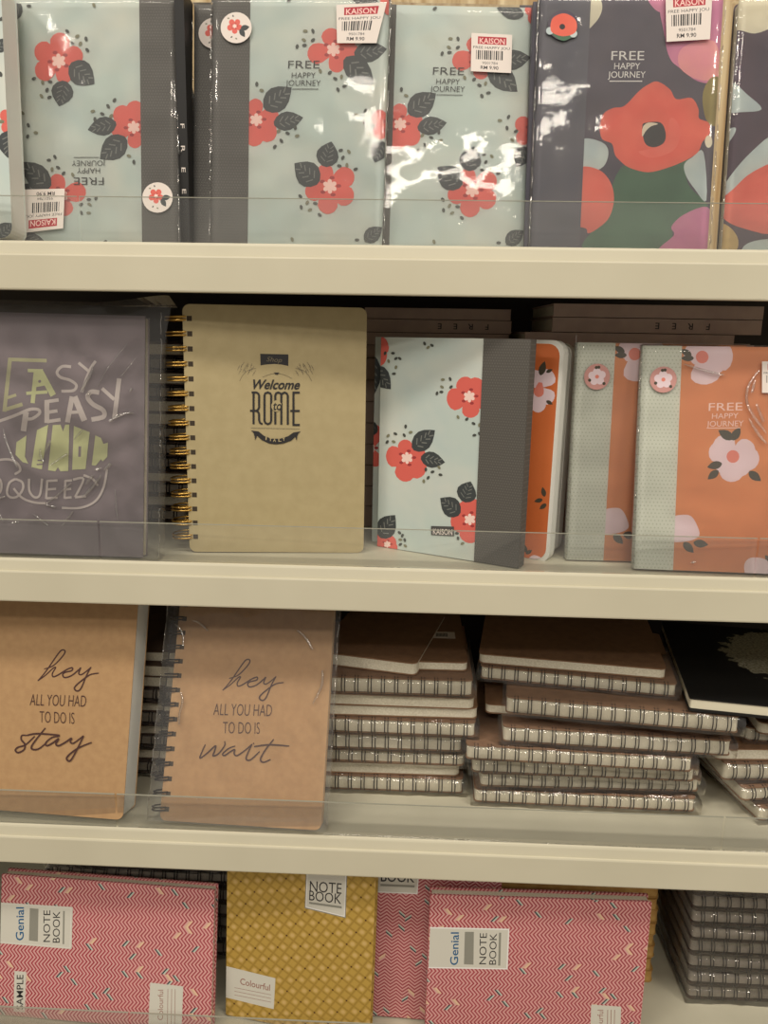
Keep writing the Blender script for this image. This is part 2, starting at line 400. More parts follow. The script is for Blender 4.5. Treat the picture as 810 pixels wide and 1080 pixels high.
# ------------------------------------------------------------------ standing books
def frame(x, y, zs, yaw, lean, roll, T, W):
    yaw, lean, roll = R(yaw), R(lean), R(roll)
    u0 = Vector((math.cos(yaw), math.sin(yaw), 0)); n0 = Vector((math.sin(yaw), -math.cos(yaw), 0)); z = Vector((0, 0, 1))
    v0 = math.cos(lean)*z-math.sin(lean)*n0; n = math.cos(lean)*n0+math.sin(lean)*z
    u = math.cos(roll)*u0+math.sin(roll)*v0; v = -math.sin(roll)*u0+math.cos(roll)*v0
    M = Matrix((u, -n, v)).transposed().to_4x4()
    dz = max(0, T*math.sin(lean))+max(0, -W*math.sin(roll))
    M.translation = Vector((x, y, zs+dz+.0002)); return M
def film_mesh(W, H, T, g=.0012, amp=.0005, m='film', nx=22, nz=30, seed=0, spike=None, skirt=0):
    """clear wrapper: front sheet, sides and top, gently creased"""
    mb = MB(); nodes = {}
    def pt(i, j):
        a, b = i/nx, j/nz; x, z = -g+(W+2*g)*a, -g*.2+(H+g)*b
        nv = noise.noise(Vector((x*60+seed*7, z*45, seed))); nw = noise.noise(Vector((x*22+z*30, z*18-x*20, seed+4)))
        y = -g-amp*(1+nv)-amp*1.6*abs(nw)
        if i in (0, nx): x += amp*.8*noise.noise(Vector((z*200, seed, 1)))
        if spike:
            sx, sz, sr, sh = spike; d = math.hypot(x-sx, z-sz)
            if d < sr: k = (1-d/sr)**1.5; y -= sh*k; x += .012*k; z += .008*k
        return (x, y, z)
    for i in range(nx):
        for j in range(nz):
            mb.face([pt(i, j), pt(i+1, j), pt(i+1, j+1), pt(i, j+1)], m)
    yb = T+g*.5
    for j in range(nz):
        a, b = pt(0, j), pt(0, j+1); mb.face([(-g, yb, a[2]), a, b, (-g, yb, b[2])], m)
        a, b = pt(nx, j), pt(nx, j+1); mb.face([a, (W+g, yb, a[2]), (W+g, yb, b[2]), b], m)
    for i in range(nx):
        a, b = pt(i, nz), pt(i+1, nz); mb.face([a, b, (b[0], yb, H+g), (a[0], yb, H+g)], m)
    rnd = random.Random(seed+5)
    for x in (-g*1.1, W+g*1.1):                      # crimped side folds
        z = rnd.uniform(.0, .01)
        while z < H-.012:
            l = rnd.uniform(.004, .022); k = 5
            mb.tube([(x+rnd.uniform(-.0005, .0005), -g-.0006+rnd.uniform(-.0004, .0004), z+l*i/k) for i in range(k+1)], rnd.uniform(.00025, .0006), 'film_fold', n=6); z += l+rnd.uniform(.0, .012)
    return mb
def fold_lines(mb, art, lines, r=.0007, y=-.0034):
    for l in lines:
        q = [art.P(p) for p in l]; q = cat(q, False, 4) if len(q) > 2 else [(q[0][0]+(q[1][0]-q[0][0])*t/4, q[0][1]+(q[1][1]-q[0][1])*t/4) for t in range(5)]
        n = len(q)
        for i in range(n-1):
            w = r*(.5+.5*math.sin(math.pi*(i+.5)/n)); mb.tube([(q[i][0], y, q[i][1]), (q[i+1][0], y, q[i+1][1])], w, 'film_fold', n=6)
    return mb
def standing(name, label, M, W, H, T, cover, art=None, corners='bc', rad=.004, cov_t=.0012, pages='pages', group=None, uvrot=False,
             flip=False, film=None, band=None, side=None, back=None, art_shift=(0, 0), cat_='notebook', inset=.001, hard=False, spike=None, seed=0, band_art=None, label_parts=None):
    t = empty(name, M, label, cat_, group)
    ol = rrect(0, 0, W, H, rad, corners)
    mb = MB(); mb.slab(ol, 0, cov_t, cover, side)
    if uvrot: pass
    if art: art.emit(mb, ol, flip=flip, shift=art_shift)
    fc = mb.build('front_cover', t)
    mb = MB(); mb.slab(rrect(inset if 'a' in corners else .0003, inset, W-inset, H-inset, rad, corners), cov_t, T-cov_t, pages); mb.build('pages', t)
    mb = MB(); mb.slab(ol, T-cov_t, T, back or cover, side); mb.build('back_cover', t)
    if band:
        bm, x0, x1 = band; o2 = clip([(x0, 0), (x1, 0), (x1, H), (x0, H)], ol)
        mb = MB(); mb.slab(o2, -.0006, -.0001, bm)
        if band_art: band_art.emit(mb, o2, y=-.0007, flip=flip, shift=art_shift)
        e = .0004
        if x0 < .001: mb.box((-e, -.0006, 0), (-.0001, T+e, H), bm)
        elif x1 > W-.001: mb.box((W+.0001, -.0006, 0), (W+e, T+e, H), bm)
        mb.build('spine_band', t)
    if film: film_mesh(W, H, T, seed=seed, m=film, spike=spike).build('plastic_wrap', t, smooth=True)
    return t
def rings_standing(parent, H, T, m, n, z0, z1, cx=-.0035, rx=.0105, wire=.0007, hx=.007):
    mb = MB()
    for i in range(n):
        z = z0+(z1-z0)*i/(n-1)
        for dz in (-.0013, .0013):
            pts = []
            for a in range(18):
                t = 2*math.pi*a/18; pts.append((cx+rx*math.cos(t), T/2+(T/2+.0022)*math.sin(t), z+dz+.0005*math.cos(t)))
            mb.tube(pts, wire, m, closed=True, n=6)
        hs = [(cx+rx*.62-.002, z-.002), (cx+rx*.62+.0022, z-.002), (cx+rx*.62+.0022, z+.002), (cx+rx*.62-.002, z+.002)]
    return mb.build('spiral_binding', parent, smooth=True)
def holes(mb, z0, z1, n, x, y=-.00003, s=.0021, m='hole'):
    for i in range(n):
        z = z0+(z1-z0)*i/(n-1); mb.face([(x-s, y, z-s), (x+s, y, z-s), (x+s, y, z+s), (x-s, y, z+s)], m)

S1, S2, S3, S4 = .010, -.2445, -.4962, -.73      # tops of the four shelf boards

#@@SHELVES
def make_shelf(label):
    t = empty('display_shelf', Matrix.Translation((0, 0, 0)), label, 'shelf', 'white display shelves')
    X0, X1, DB = -.85, .85, .34
    # profile of the front rail (y, z) around the rail: rounded nose, shallow groove, ledge
    pr = [(.006, -.027), (.0012, -.0270), (.0003, -.0265), (0, -.0255), (0, -.0012), (.0004, -.0002), (.0012, .0), (.0020, -.0006), (.0026, -.0002), (.0040, .0080), (.0046, .0094), (.0056, .0100), (.012, .0100), (.012, .0)]
    pr += [(.006, .0)]
    mb = MB()
    for (a, b) in zip(pr, pr[1:]+pr[:1]): mb.face([(X0, a[0], a[1]), (X0, b[0], b[1]), (X1, b[0], b[1]), (X1, a[0], a[1])][::-1], 'shelf_paint')
    mb.face([(X0, y, z) for y, z in pr], 'shelf_paint'); mb.face([(X1, y, z) for y, z in pr][::-1], 'shelf_paint')
    mb.build('front_rail', t)
    mb = MB(); mb.box((X0, .0121, .002), (X1, DB, .0100), 'shelf_inner'); mb.build('board', t)
    mb = MB()
    for i in range(3):
        x0 = -.80+i*.54; x1 = x0+.538
        mb.box((x0, .0062, .0101), (x1, .0076, .0425), 'acrylic'); mb.box((x0, .0062, .0425), (x1, .0076, .0430), 'acrylic_edge')
    mb.build('clear_guard', t)
    return t
sh = make_shelf('white shelf with clear guard carrying the floral notebooks in the top row')
for z, lb in ((-.2545, 'white shelf under the upright purple, beige and orange notebooks'),
              (-.5062, 'white shelf under the two brown handwritten cover notebooks, scuffed front ledge'),
              (-.74, 'white shelf at the bottom carrying the pink and yellow patterned notebooks')):
    c = copy_tree(sh); c['label'] = lb; c.location.z = z
def struct(name, a, b, m):
    mb = MB(); mb.box(a, b, m); o = mb.build(name); o['kind'] = 'structure'; return o
struct('wall_back', (-1.4, .352, -1.6), (1.4, .40, 1.0), 'panel_shaded')
struct('trim_1', (-1.4, .343, .012), (1.4, .3515, .60), 'panel_wood')
struct('floor', (-3, -4, -1.65), (3, .6, -1.6), 'floor_tile')
#@@TOPROW
W1, H1, T1 = .139, .190, .012
OL1 = rrect(0, 0, W1, H1, .004, 'bc')
MBk = frame(-.1694, .0480, S1, -.8, 6.2, -.5, T1, W1)
A = Art(W1, H1, MBk); A.view((190, 0), 3.483)
A.petal((563, 180), (545, 104), 1.0, 'coral'); 
A.flower((563, 182), [(542, 106), (468, 205), (583, 266), (662, 215), (640, 130)])
A.leaf((760, 180), (640, 200), .6); A.leaf((712, 312), (605, 215), .6)
A.flower((280, 440), [(275, 362), (362, 420), (345, 512), (268, 538), (210, 430)])
A.leaf((410, 322), (310, 400), .7); A.leaf((452, 432), (345, 455), .6)
A.flower((550, 685), [(522, 605), (636, 632), (634, 738), (538, 787), (460, 712)])
A.leaf((556, 520), (530, 612), .9); A.leaf((420, 600), (508, 672), .8)
A.flower((775, 460), [(708, 420), (712, 500), (790, 380), (850, 450), (800, 540)]); A.leaf((715, 598), (745, 520), .8)
A.leaf((742, 835), (678, 885), .7); A.leaf((630, -5), (730, 20), .5); A.flower((790, -10), [(735, 5), (760, 55), (800, 60), (830, -20)])
A.seeds([(460, 115), (488, 115), (488, 148), (455, 148), (430, 172), (457, 167), (515, 262), (550, 268), (570, 290), (593, 283), (604, 318), (580, 330),
         (362, 482), (395, 490), (423, 470), (430, 500), (372, 518), (348, 540), (300, 333), (282, 310), (590, 553), (620, 558), (598, 580), (585, 610), (613, 608), (645, 622),
         (442, 722), (467, 745), (497, 748), (445, 762), (477, 772), (513, 790), (680, 408), (648, 422), (675, 450), (708, 462), (695, 496), (683, 882), (650, 882), (412, 880), (400, 2)], 9)
for (body, a, b, h, m) in (('FREE', (397, 252), (512, 252), 30, 'ink'), ('HAPPY', (410, 288), (497, 288), 22, 'ink'), ('JOURNEY', (388, 316), (516, 316), 22, 'ink')):
    A.text(body, a, b, (a[0]+1, a[1]-h), m, -.008)
A.stroke([(412, 328), (508, 328)], 2.2, 'ink_soft', curve=False)
floral = list(A.items)
def with_tag(base, M, org, sc, q, flip=False):
    a = Art(W1, H1, M); a.items = list(base); 
    g = Art(W1, H1, M); g.view(org, sc); price_tag(g, q)
    return a, g
def sticker_floral(art, c, r, rim='tag', big=False):
    art.disc(c, r, rim, 24)
    art.flower((c[0]-r*.1, c[1]-r*.1), [(c[0]+r*.5*math.cos(k*1.2566+.3)-r*.1, c[1]+r*.5*math.sin(k*1.2566+.3)-r*.1) for k in range(5)])
    art.leaf((c[0]+r*.85, c[1]-r*.05), (c[0]+r*.3, c[1]+r*.05), .6, vein=None); art.leaf((c[0]+r*.55, c[1]+r*.6), (c[0]+r*.25, c[1]+r*.1), .6, vein=None)
    art.seeds([(c[0]-r*.5, c[1]-r*.6), (c[0]-r*.2, c[1]-r*.75), (c[0]-r*.3, c[1]+r*.6), (c[0], c[1]+r*.7)], r*.07)
def add_tag_part(parent, g, W, H, name='price_tag', lab='white price tag with red band', y=-.0030, flip=False):
    mb = MB(); g.emit(mb, rrect(-.01, -.01, W+.01, H+.01, 0), y=y, flip=False); o = mb.build(name, parent); return o
def floral_book(label, M, sticker=None, tagq=None, view=None, flip=False, seed=0, film='film_tight', W=W1, H=H1, T=T1, items=None, group='pale blue floral travel notebooks', cover='water', band='band_dark', bw=.0295, corners='bc', spike=None):
    art = Art(W, H, M); art.items = items if items is not None else floral
    bx = (0, bw) if not flip else (W-bw, W)
    t = standing('notebook', label, M, W, H, T, cover, art, flip=flip, band=(band,)+bx, film=film, seed=seed, group=group, corners=('ad' if flip else corners), spike=spike)
    if sticker:
        g = Art(W, H, M); g.view(*view); sticker_floral(g, *sticker); add_tag_part(t, g, W, H, 'round_sticker', y=-.0028)
    if tagq:
        g = Art(W, H, M); g.view(*view); price_tag(g, tagq[0], flip=tagq[1]); add_tag_part(t, g, W, H)
    return t
floral_book('pale blue floral notebook with dark spine band and price tag in its top corner', MBk,
            ((209, 108), 57), ([(575, 25), (760, 15), (722, 165), (578, 165)], False), ((190, 0), 3.483), seed=1)
MB2 = frame(-.1885, .0640, S1, -.8, 6.2, -.5, T1, W1)
floral_book('floral notebook almost hidden directly behind the pale blue one with the top right price tag', MB2, ((128, 128), 57), None, ((190, 0), 3.483), seed=2)
MC = frame(-.0545, .0560, S1, 1.2, 8.0, -.7, T1, W1)
tC = floral_book('pale blue floral notebook with a price tag, directly left of the dark poppy notebook', MC, None,
            ([(373, 128), (522, 135), (518, 275), (370, 268)], False), ((390, 0), 3.486), seed=3, film='film')
p = on_y(189, 262, .05)
MA = frame(p.x-W1, .0480, S1, -.5, 6.2, 0, T1, W1)
floral_book('upside down pale blue floral notebook with inverted price tag and spine band on its right', MA,
            ((502, 628), 48), ([(80, 603), (210, 600), (205, 725), (78, 740)], True), ((0, 0), 3.0), flip=True, seed=4)
MA2 = frame(p.x-W1+.004, .0615, S1, -.5, 6.2, 0, T1, W1)
floral_book('upside down floral notebook tucked behind the one with the inverted price tag', MA2, flip=True, seed=5, film=None)
# black spine standing edge-on between the upside down notebook and its right neighbour
mx = on_y(194, 262, .055)
t = empty('notebook', frame(mx.x-.0015, .052, S1, 0, 2, 0, .1, .006), 'black notebook spine out with small white letters, squeezed between floral notebooks', 'notebook', None)
mb = MB(); mb.slab(rrect(0, 0, .0075, H1, .001), 0, .0012, 'black')
for i, ch in enumerate('FREE'):
    g = Art(.0075, H1); 
    V, Tt = glyphs(ch); x0 = min(v[0] for v in V); x1 = max(v[0] for v in V); z = .092-i*.0165
    for tr in Tt: mb.face([(.0022+V[k][1]/.73*.0034, -.0001, z-(V[k][0]-x0)*.009) for k in tr][::-1], 'tag')
mb.build('spine', t); mb = MB(); mb.box((.0011, .0013, .001), (.0064, .10, H1-.001), 'pages'); mb.build('pages', t)
mb = MB(); mb.box((0, .0013, 0), (.001, .102, H1), 'black'); mb.build('back_cover', t); mb = MB(); mb.box((.0065, .0013, 0), (.0075, .102, H1), 'black'); mb.build('front_cover', t)
# leftmost floral book with thick page edges
pz = on_y(13, 250, .014)
MZ = frame(pz.x-W1+.0002, .0090, S1, 2, 4.5, 0, .026, W1)
Az = Art(W1, H1, MZ); Az.view((0, 0), 3.0)
Az.flower((45, 385), [(2, 355), (8, 415), (40, 330), (60, 430)]); Az.leaf((25, 500), (30, 415), .9); Az.leaf((32, 125), (-20, 160), .6); Az.leaf((45, 708), (-5, 750), .8)
Az.seeds([(5, 385), (2, 235), (5, 60)]); Az.flower((-120, 250), [(-170, 230), (-70, 240), (-120, 180), (-130, 320), (-90, 310)])
standing('notebook', 'thick floral notebook with white page edges at the far left of the top shelf', MZ, W1, H1, .026, 'water', Az, rad=.009, pages='pages_white', film=None, inset=.0005, side='pages_white')
# dark poppy notebook and the copies behind it
MD = frame(.0885, .0430, S1, 0, 5.8, .1, T1, W1)
A = Art(W1, H1, MD); A.view((540, 0), 3.0)
A.smooth([(220, -5), (275, -5), (285, 30), (265, 70), (220, 105), (190, 60)], 'cream')
A.smooth([(430, -10), (490, -10), (488, 40), (452, 30)], 'orchid')
A.smooth([(480, -20), (680, -20), (665, 180), (650, 255), (590, 258), (530, 215), (500, 185), (484, 120)], 'orchid')
A.smooth([(540, 150), (640, 130), (655, 240), (590, 252), (530, 212)], 'rosepink')
A.smooth([(632, 245), (606, 285), (604, 335), (618, 385), (650, 390), (660, 260)], 'olive')
A.smooth([(345, 530), (300, 640), (262, 720), (232, 790), (480, 790), (510, 710), (560, 670), (615, 655), (612, 640), (562, 590), (548, 540), (552, 500), (450, 480)], 'green')
A.smooth([(606, 482), (570, 498), (545, 520), (550, 555), (578, 598), (615, 634)], 'paleblue')
A.smooth([(460, 800), (512, 745), (504, 718), (542, 680), (618, 655), (640, 720), (610, 800)], 'orchid')
A.smooth([(160, 445), (200, 445), (242, 438), (292, 455), (305, 487), (288, 528), (240, 545), (160, 540)], 'paleblue')
A.smooth([(150, 540), (195, 532), (240, 527), (287, 545), (316, 587), (322, 640), (305, 692), (268, 725), (240, 738), (232, 722), (178, 715), (140, 700)], 'poppy2')
A.smooth([(460, 258), (500, 283), (520, 314), (568, 310), (590, 345), (592, 375), (622, 388), (626, 420), (602, 450), (588, 482), (550, 507), (495, 530), (430, 545), (370, 530), (340, 507), (325, 488), (316, 455), (285, 440), (278, 400), (290, 360), (320, 342), (356, 335), (400, 290), (430, 268)], 'poppy')
A.smooth([(500, 375), (525, 390), (530, 440), (505, 480), (440, 500), (400, 480), (440, 470), (488, 440)], 'poppy2')
A.smooth([(412, 400), (425, 388), (470, 388), (486, 420), (480, 452), (448, 466), (420, 452)], 'ink')
A.smooth([(412, 432), (414, 402), (432, 388), (462, 392), (440, 400), (424, 414)], 'cream')
A.disc((622, 448), 12, 'cream', 12, 20)
for body, a, b, h in (('FREE', (314, 190), (418, 190), 30), ('HAPPY', (323, 219), (405, 219), 21), ('JOURNEY', (303, 246), (422, 246), 21)): A.text(body, a, b, (a[0]+1, a[1]-h), 'white', .0)
A.stroke([(308, 257), (412, 257)], 3, 'white', curve=False)
poppy_art = list(A.items)
def poppy_book(label, M, T=T1, tagged=False, items=None, band=True, cover='navy', film='film_tight', seed=0, corners='bc', sticker=False, side=None):
    a = Art(W1, H1, M); a.items = items if items is not None else poppy_art
    t = standing('notebook', label, M, W1, H1, T, cover, a, band=('navy_band', 0, .0385) if band else None, film=film, seed=seed, group='dark poppy notebooks', corners=corners, side=side)
    if sticker:
        g = Art(W1, H1, M); g.view((540, 0), 3.0); c = (160, 85)
        g.disc(c, 48, 'navy', 24); g.smooth([(115, 100), (160, 135), (205, 105), (160, 95)], 'green'); g.disc((118, 103), 12, 'paleblue'); g.disc((192, 112), 12, 'paleblue')
        g.smooth([(120, 85), (130, 60), (165, 48), (200, 70), (198, 108), (160, 120), (125, 108)], 'poppy'); g.disc((157, 90), 9, 'ink'); add_tag_part(t, g, W1, H1, 'round_sticker', y=-.0028)
    if tagged:
        g = Art(W1, H1, M); g.view((540, 0), 3.0); price_tag(g, [(482, -10), (630, -22), (622, 130), (485, 138)]); add_tag_part(t, g, W1, H1)
    return t
poppy_book('dark navy notebook with a big orange poppy, white title and price tag', MD, tagged=True, sticker=True, film='film', seed=6)
for i, dn in enumerate(('first', 'second', 'third')):
    M2 = frame(.0885-.0035*(i+1), .0430+.0122*(i+1), S1, 0, 5.8, .1, T1, W1)
    poppy_book('dark notebook showing only a left sliver, %s behind the orange poppy' % dn, M2, items=[], film=None)
ME = frame(.2400, .0470, S1, -2.0, 5.0, .3, .013, W1)
A = Art(W1, H1, ME); A.view((540, 0), 3.0)
A.smooth([(670, -15), (820, -15), (900, 60), (830, 85), (770, 106), (722, 96), (670, 90)], 'cream')
A.smooth([(640, 250), (700, 262), (742, 297), (790, 345), (722, 355), (630, 352)], 'paleblue')
A.smooth([(630, 435), (705, 403), (694, 440), (650, 482), (630, 490)], 'paleblue')
A.smooth([(830, 430), (760, 478), (690, 558), (640, 645), (700, 640), (850, 520)], 'paleblue')
A.smooth([(850, 515), (760, 545), (700, 598), (652, 645), (668, 690), (730, 722), (850, 735), (900, 600)], 'poppy2')
A.smooth([(635, 705), (688, 718), (716, 760), (700, 800), (620, 800)], 'mustard'); A.smooth([(745, 770), (830, 758), (830, 810), (730, 810)], 'paleblue')
poppy_book('plum notebook with coral petal and cream left edge, at the right end of top shelf', ME, T=.013, items=list(A.items), band=False, cover='plum', film='film_crisp', seed=8, corners='ad', side='cream')

#@@ROW2
# purple lemon notebook in a loose bag
ME_ = frame(-.3720, .0085, S2, .6, 8.4, -.6, .012, .146)
A = Art(.146, .20, ME_); A.view((0, 360), 5.4)
def SK(m, w, *ls):
    for l in ls: A.stroke(l, w, m, curve=len(l) > 2)
SK('dull_lime', 22, [(58, 95), (25, 400)]); SK('dull_lime', 20, [(50, 103), (266, 110)], [(20, 392), (128, 358)]); SK('dull_lime', 16, [(42, 322), (92, 305)])
SK('lime', 18, [(158, 166), (245, 168)]); SK('lime', 24, [(205, 165), (186, 352)]); SK('lime', 34, [(226, 165), (304, 308)]); SK('lime', 18, [(150, 296), (270, 288)]); A.poly([(210, 170), (240, 180), (262, 250), (200, 262)], 'lime'); A.disc((226, 228), 9, 'mauve', 8)
SK('pale_letter', 16, [(405, 145), (355, 143), (325, 175), (345, 205), (400, 222), (435, 250), (418, 280), (350, 284)], [(448, 122), (508, 172)], [(545, 112), (508, 172), (466, 290)])
SK('pale_letter', 17, [(-20, 460), (80, 425), (170, 388), (220, 390), (224, 412), (185, 440), (150, 442)]); SK('pale_letter', 32, [(150, 402), (134, 512)])
SK('pale_letter', 28, [(268, 345), (268, 465)]); SK('pale_letter', 19, [(255, 345), (335, 334)], [(268, 405), (328, 396)], [(268, 458), (346, 446)])
SK('pale_letter', 28, [(412, 315), (385, 462)]); SK('pale_letter', 34, [(425, 315), (482, 452)]); SK('pale_letter', 18, [(405, 405), (452, 402)])
SK('pale_letter', 26, [(566, 292), (520, 288), (500, 318), (530, 358), (588, 392), (590, 430), (522, 446)]); SK('pale_letter', 20, [(582, 268), (652, 332)]); SK('pale_letter', 26, [(680, 212), (652, 442)])
A.view((0, 440), 5.4)
for pl in ([(95, 143), (152, 104), (143, 225), (162, 264), (130, 256), (90, 214)], [(212, 74), (276, 43), (262, 150), (240, 297), (180, 284)],
           [(302, 45), (346, 43), (360, 82), (373, 43), (396, 42), (390, 306), (346, 308), (331, 285), (316, 308), (275, 302)], [(422, 50), (512, 86), (488, 295), (412, 300)],
           [(544, 104), (576, 118), (590, 152), (616, 145), (612, 226), (586, 252), (576, 240), (546, 276), (524, 273)]): A.poly(pl, 'lime')
A.poly([(448, 166), (464, 166), (462, 226), (446, 226)], 'mauve'); SK('mauve', 8, [(215, 246), (250, 246)], [(210, 270), (246, 268)])
SK('pale_letter', 13, [(85, 325), (118, 300), (95, 258), (45, 240), (-20, 250), (-60, 290), (-10, 340), (10, 380), (0, 430), (-50, 450)],
   [(90, 352), (128, 370), (132, 410), (100, 452), (62, 456), (42, 430), (55, 375), (90, 352)], [(80, 405), (130, 460), (200, 486), (262, 490)],
   [(168, 350), (170, 420), (200, 456), (230, 440), (242, 350)], [(272, 360), (265, 465)], [(270, 363), (330, 360)], [(268, 412), (322, 408)], [(265, 462), (330, 458)],
   [(375, 360), (370, 462)], [(372, 363), (412, 360)], [(372, 412), (408, 408)], [(370, 460), (410, 456)], [(418, 356), (478, 352), (430, 455)], [(430, 456), (492, 450)],
   [(478, 330), (530, 352), (560, 390)], [(612, 296), (592, 400), (545, 478), (460, 516), (355, 516)])
t = standing('notebook', 'purple notebook with easy peasy lemon squeezy lettering in a loose clear bag', ME_, .146, .20, .012, 'mauve', A, film=None, corners='', rad=0)
fm = film_mesh(.158, .208, .014, g=.002, amp=.0012, m='film_crisp', nx=34, nz=44, seed=11, spike=(.156, .200, .05, .008))
A.view((0, 360), 5.4); fold_lines(fm, A, [[(540, 145), (520, 200), (468, 290)], [(770, 408), (700, 418), (630, 458)], [(500, 310), (520, 290)], [(745, 290), (760, 270)]], .0013)
fold_lines(fm, A, [[(560, 270), (620, 160), (730, 20)], [(700, 200), (780, 100)]], .0005)
A.view((0, 440), 5.4); fold_lines(fm, A, [[(28, 60), (55, 160), (108, 285)], [(265, 200), (296, 135)], [(240, 178), (242, 220), (258, 255)], [(298, 272), (395, 210)], [(430, 130), (485, 70)], [(265, 500), (340, 440), (415, 375)], [(270, 498), (325, 512)], [(-10, 468), (40, 450)]], .0009)
fold_lines(fm, A, [[(478, 458), (530, 405), (585, 330)], [(600, 300), (640, 265)], [(500, 380), (540, 330)], [(545, 300), (580, 290)]], .0013)
A.view((0, 540), 5.4); fold_lines(fm, A, [[(10, 10), (30, 50)], [(200, 10), (285, 75)], [(370, 50), (400, 30), (425, -5)], [(360, 75), (380, 60)], [(75, 60), (120, 55)], [(665, -130), (670, -20), (680, 40)]], .0009)
fm.build('plastic_bag', t, smooth=True)
# beige rome notebook with gold rings
MR = frame(-.1933, .0344, S2, 5.2, 1.0, -.2, .018, .151); WR, HR = .1512, .209
A = Art(WR, HR, MR); A.view((230, 360), 7.04)
A.poly([(313, 92), (522, 97), (522, 183), (470, 172), (417, 168), (360, 172), (315, 179)], 'ink'); A.text('Shop', (358, 148), (470, 156), (372, 112), 'greyline', .0)
for sx, pts in ((1, None), (-1, None)):
    for k in range(13):
        x = 150+k*9.5; y = 205+math.sin(k*1.7)*28+(k-6)*1; d = 12+6*math.sin(k*2.3)
        X = (lambda q: q) if sx == 1 else (lambda q: 855-q)
        A.stroke([(X(x), y), (X(x+d), y-14-d*.5)], 3, 'greyline', curve=False); A.stroke([(X(x), y), (X(x-d*.4), y+16)], 3, 'greyline', curve=False); A.disc((X(x+4), y-4), 4, 'greyline', 6)
    A.stroke([(X(160), 295), (X(185), 250), (X(225), 215), (X(280), 200)], 3, 'greyline')
A.stroke([(330, 266), (380, 246), (432, 238), (490, 248), (550, 276)], 2.5, 'greyline'); A.poly([(415, 232), (455, 232), (445, 246), (425, 246)], 'ink')
A.text('Welcome', (240, 352), (600, 355), (262, 280), 'ink', .022)
def RS(*ls, w=15):
    for l in ls: A.stroke(l, w, 'ink', curve=False)
RS([(264, 372), (264, 614)], [(250, 379), (285, 379), (300, 388), (305, 405), (305, 490), (298, 506), (284, 515), (238, 515)], [(284, 515), (300, 526), (305, 542), (305, 585), (312, 606), (330, 614)])
RS([(345, 400), (350, 386), (370, 378), (388, 386), (395, 400), (395, 590), (388, 606), (370, 614), (352, 606), (345, 590), (345, 400)])
RS([(425, 616), (425, 400), (432, 384), (448, 379), (464, 386), (470, 400), (470, 618)], [(470, 400), (478, 386), (496, 379), (510, 386), (518, 402), (518, 618)])
RS([(560, 376), (560, 622)], [(553, 380), (607, 380)], [(536, 516), (606, 516)], [(553, 620), (607, 620)])
A.disc((434, 480), 38, 'greige', 24, 42); A.text('to', (405, 510), (470, 510), (415, 440), 'ink', .02)
A.stroke([(245, 642), (605, 650)], 2.2, 'ink_soft', curve=False)
A.poly([(245, 662), (300, 668), (342, 702), (400, 722), (462, 722), (520, 704), (560, 676), (614, 668), (590, 690), (545, 736), (485, 758), (430, 764), (380, 758), (325, 732), (280, 690)], 'ink')
for ch, x, y, r in (('I', 352, 728, 10), ('T', 378, 738, 6), ('A', 408, 744, 2), ('L', 448, 744, -3), ('Y', 478, 738, -7)): A.text(ch, (x, y), (x+(8 if ch == 'I' else 22), y+r*.5), (x+r*.3, y-24), 'greige', .03)
A.poly([(262, 676), (290, 700), (276, 735), (272, 704)], 'ink'); A.poly([(598, 676), (572, 700), (584, 738), (588, 706)], 'ink')
t = empty('spiral_notebook', MR, 'beige spiral notebook with gold rings and black welcome to rome emblem', 'notebook')
ol = rrect(0, 0, WR, HR, .006, 'abcd'); mb = MB(); mb.slab(ol, 0, .0012, 'greige', 'cream'); A.emit(mb, ol)
holes(mb, .0135, .1975, 16, .0055); mb.build('front_cover', t)
mb = MB(); mb.slab(rrect(.002, .001, WR-.001, HR-.001, .006), .0014, .0165, 'pages_white'); mb.build('pages', t)
mb = MB(); mb.slab(ol, .0168, .018, 'greige'); mb.build('back_cover', t)
rings_standing(t, HR, .018, 'gold', 16, .0135, .1975, cx=-.0045, rx=.0112, wire=.0008)
# floral notebook shown from its back
WG, HG = .1345, .1855
MG = frame(-.0317, .0723, S2, -27, 1.0, .3, .012, WG)
A = Art(WG, HG, MG); A.view((370, 300), 3.24)
A.flower((405, 383), [(378, 318), (446, 325), (328, 397), (412, 456), (470, 400)], 1.0); A.flower((192, 593), [(182, 530), (120, 585), (178, 673), (250, 650), (256, 578)], 1.0)
A.leaf((288, 498), (212, 562), .62); A.leaf((322, 608), (240, 592), .6); A.flower((407, 803), [(343, 822), (380, 742), (448, 742), (462, 838), (404, 884)], 1.0)
A.leaf((410, 673), (385, 742), .95); A.leaf((306, 730), (372, 785), .8); A.flower((125, 888), [(88, 850), (152, 868), (158, 910), (92, 915), (120, 845)], 1.1)
A.leaf((152, 788), (98, 862), .7); A.flower((78, 232), [(122, 190), (118, 265), (70, 280), (60, 190)], 1.2); A.leaf((137, 358), (78, 282), .65)
A.seeds([(315, 325), (340, 323), (343, 350), (312, 350), (295, 372), (310, 367), (367, 453), (397, 460), (420, 475), (440, 480), (423, 515), (440, 510), (128, 517), (153, 510), (188, 485), (205, 505),
         (183, 515), (125, 538), (147, 537), (257, 632), (280, 640), (302, 625), (265, 660), (307, 650), (250, 672), (440, 700), (438, 720), (440, 745), (363, 850), (367, 867), (382, 885),
         (167, 848), (177, 858), (170, 872), (185, 873), (170, 888), (187, 893), (118, 235), (145, 235), (130, 262), (155, 253), (168, 253), (155, 283), (148, 305), (253, 202), (265, 215), (278, 208)], 7)
A.poly([(275, 825), (353, 827), (354, 860), (275, 856)], 'ink_soft'); A.text('KAISON', (282, 853), (348, 856), (282, 833), 'tag', .01)
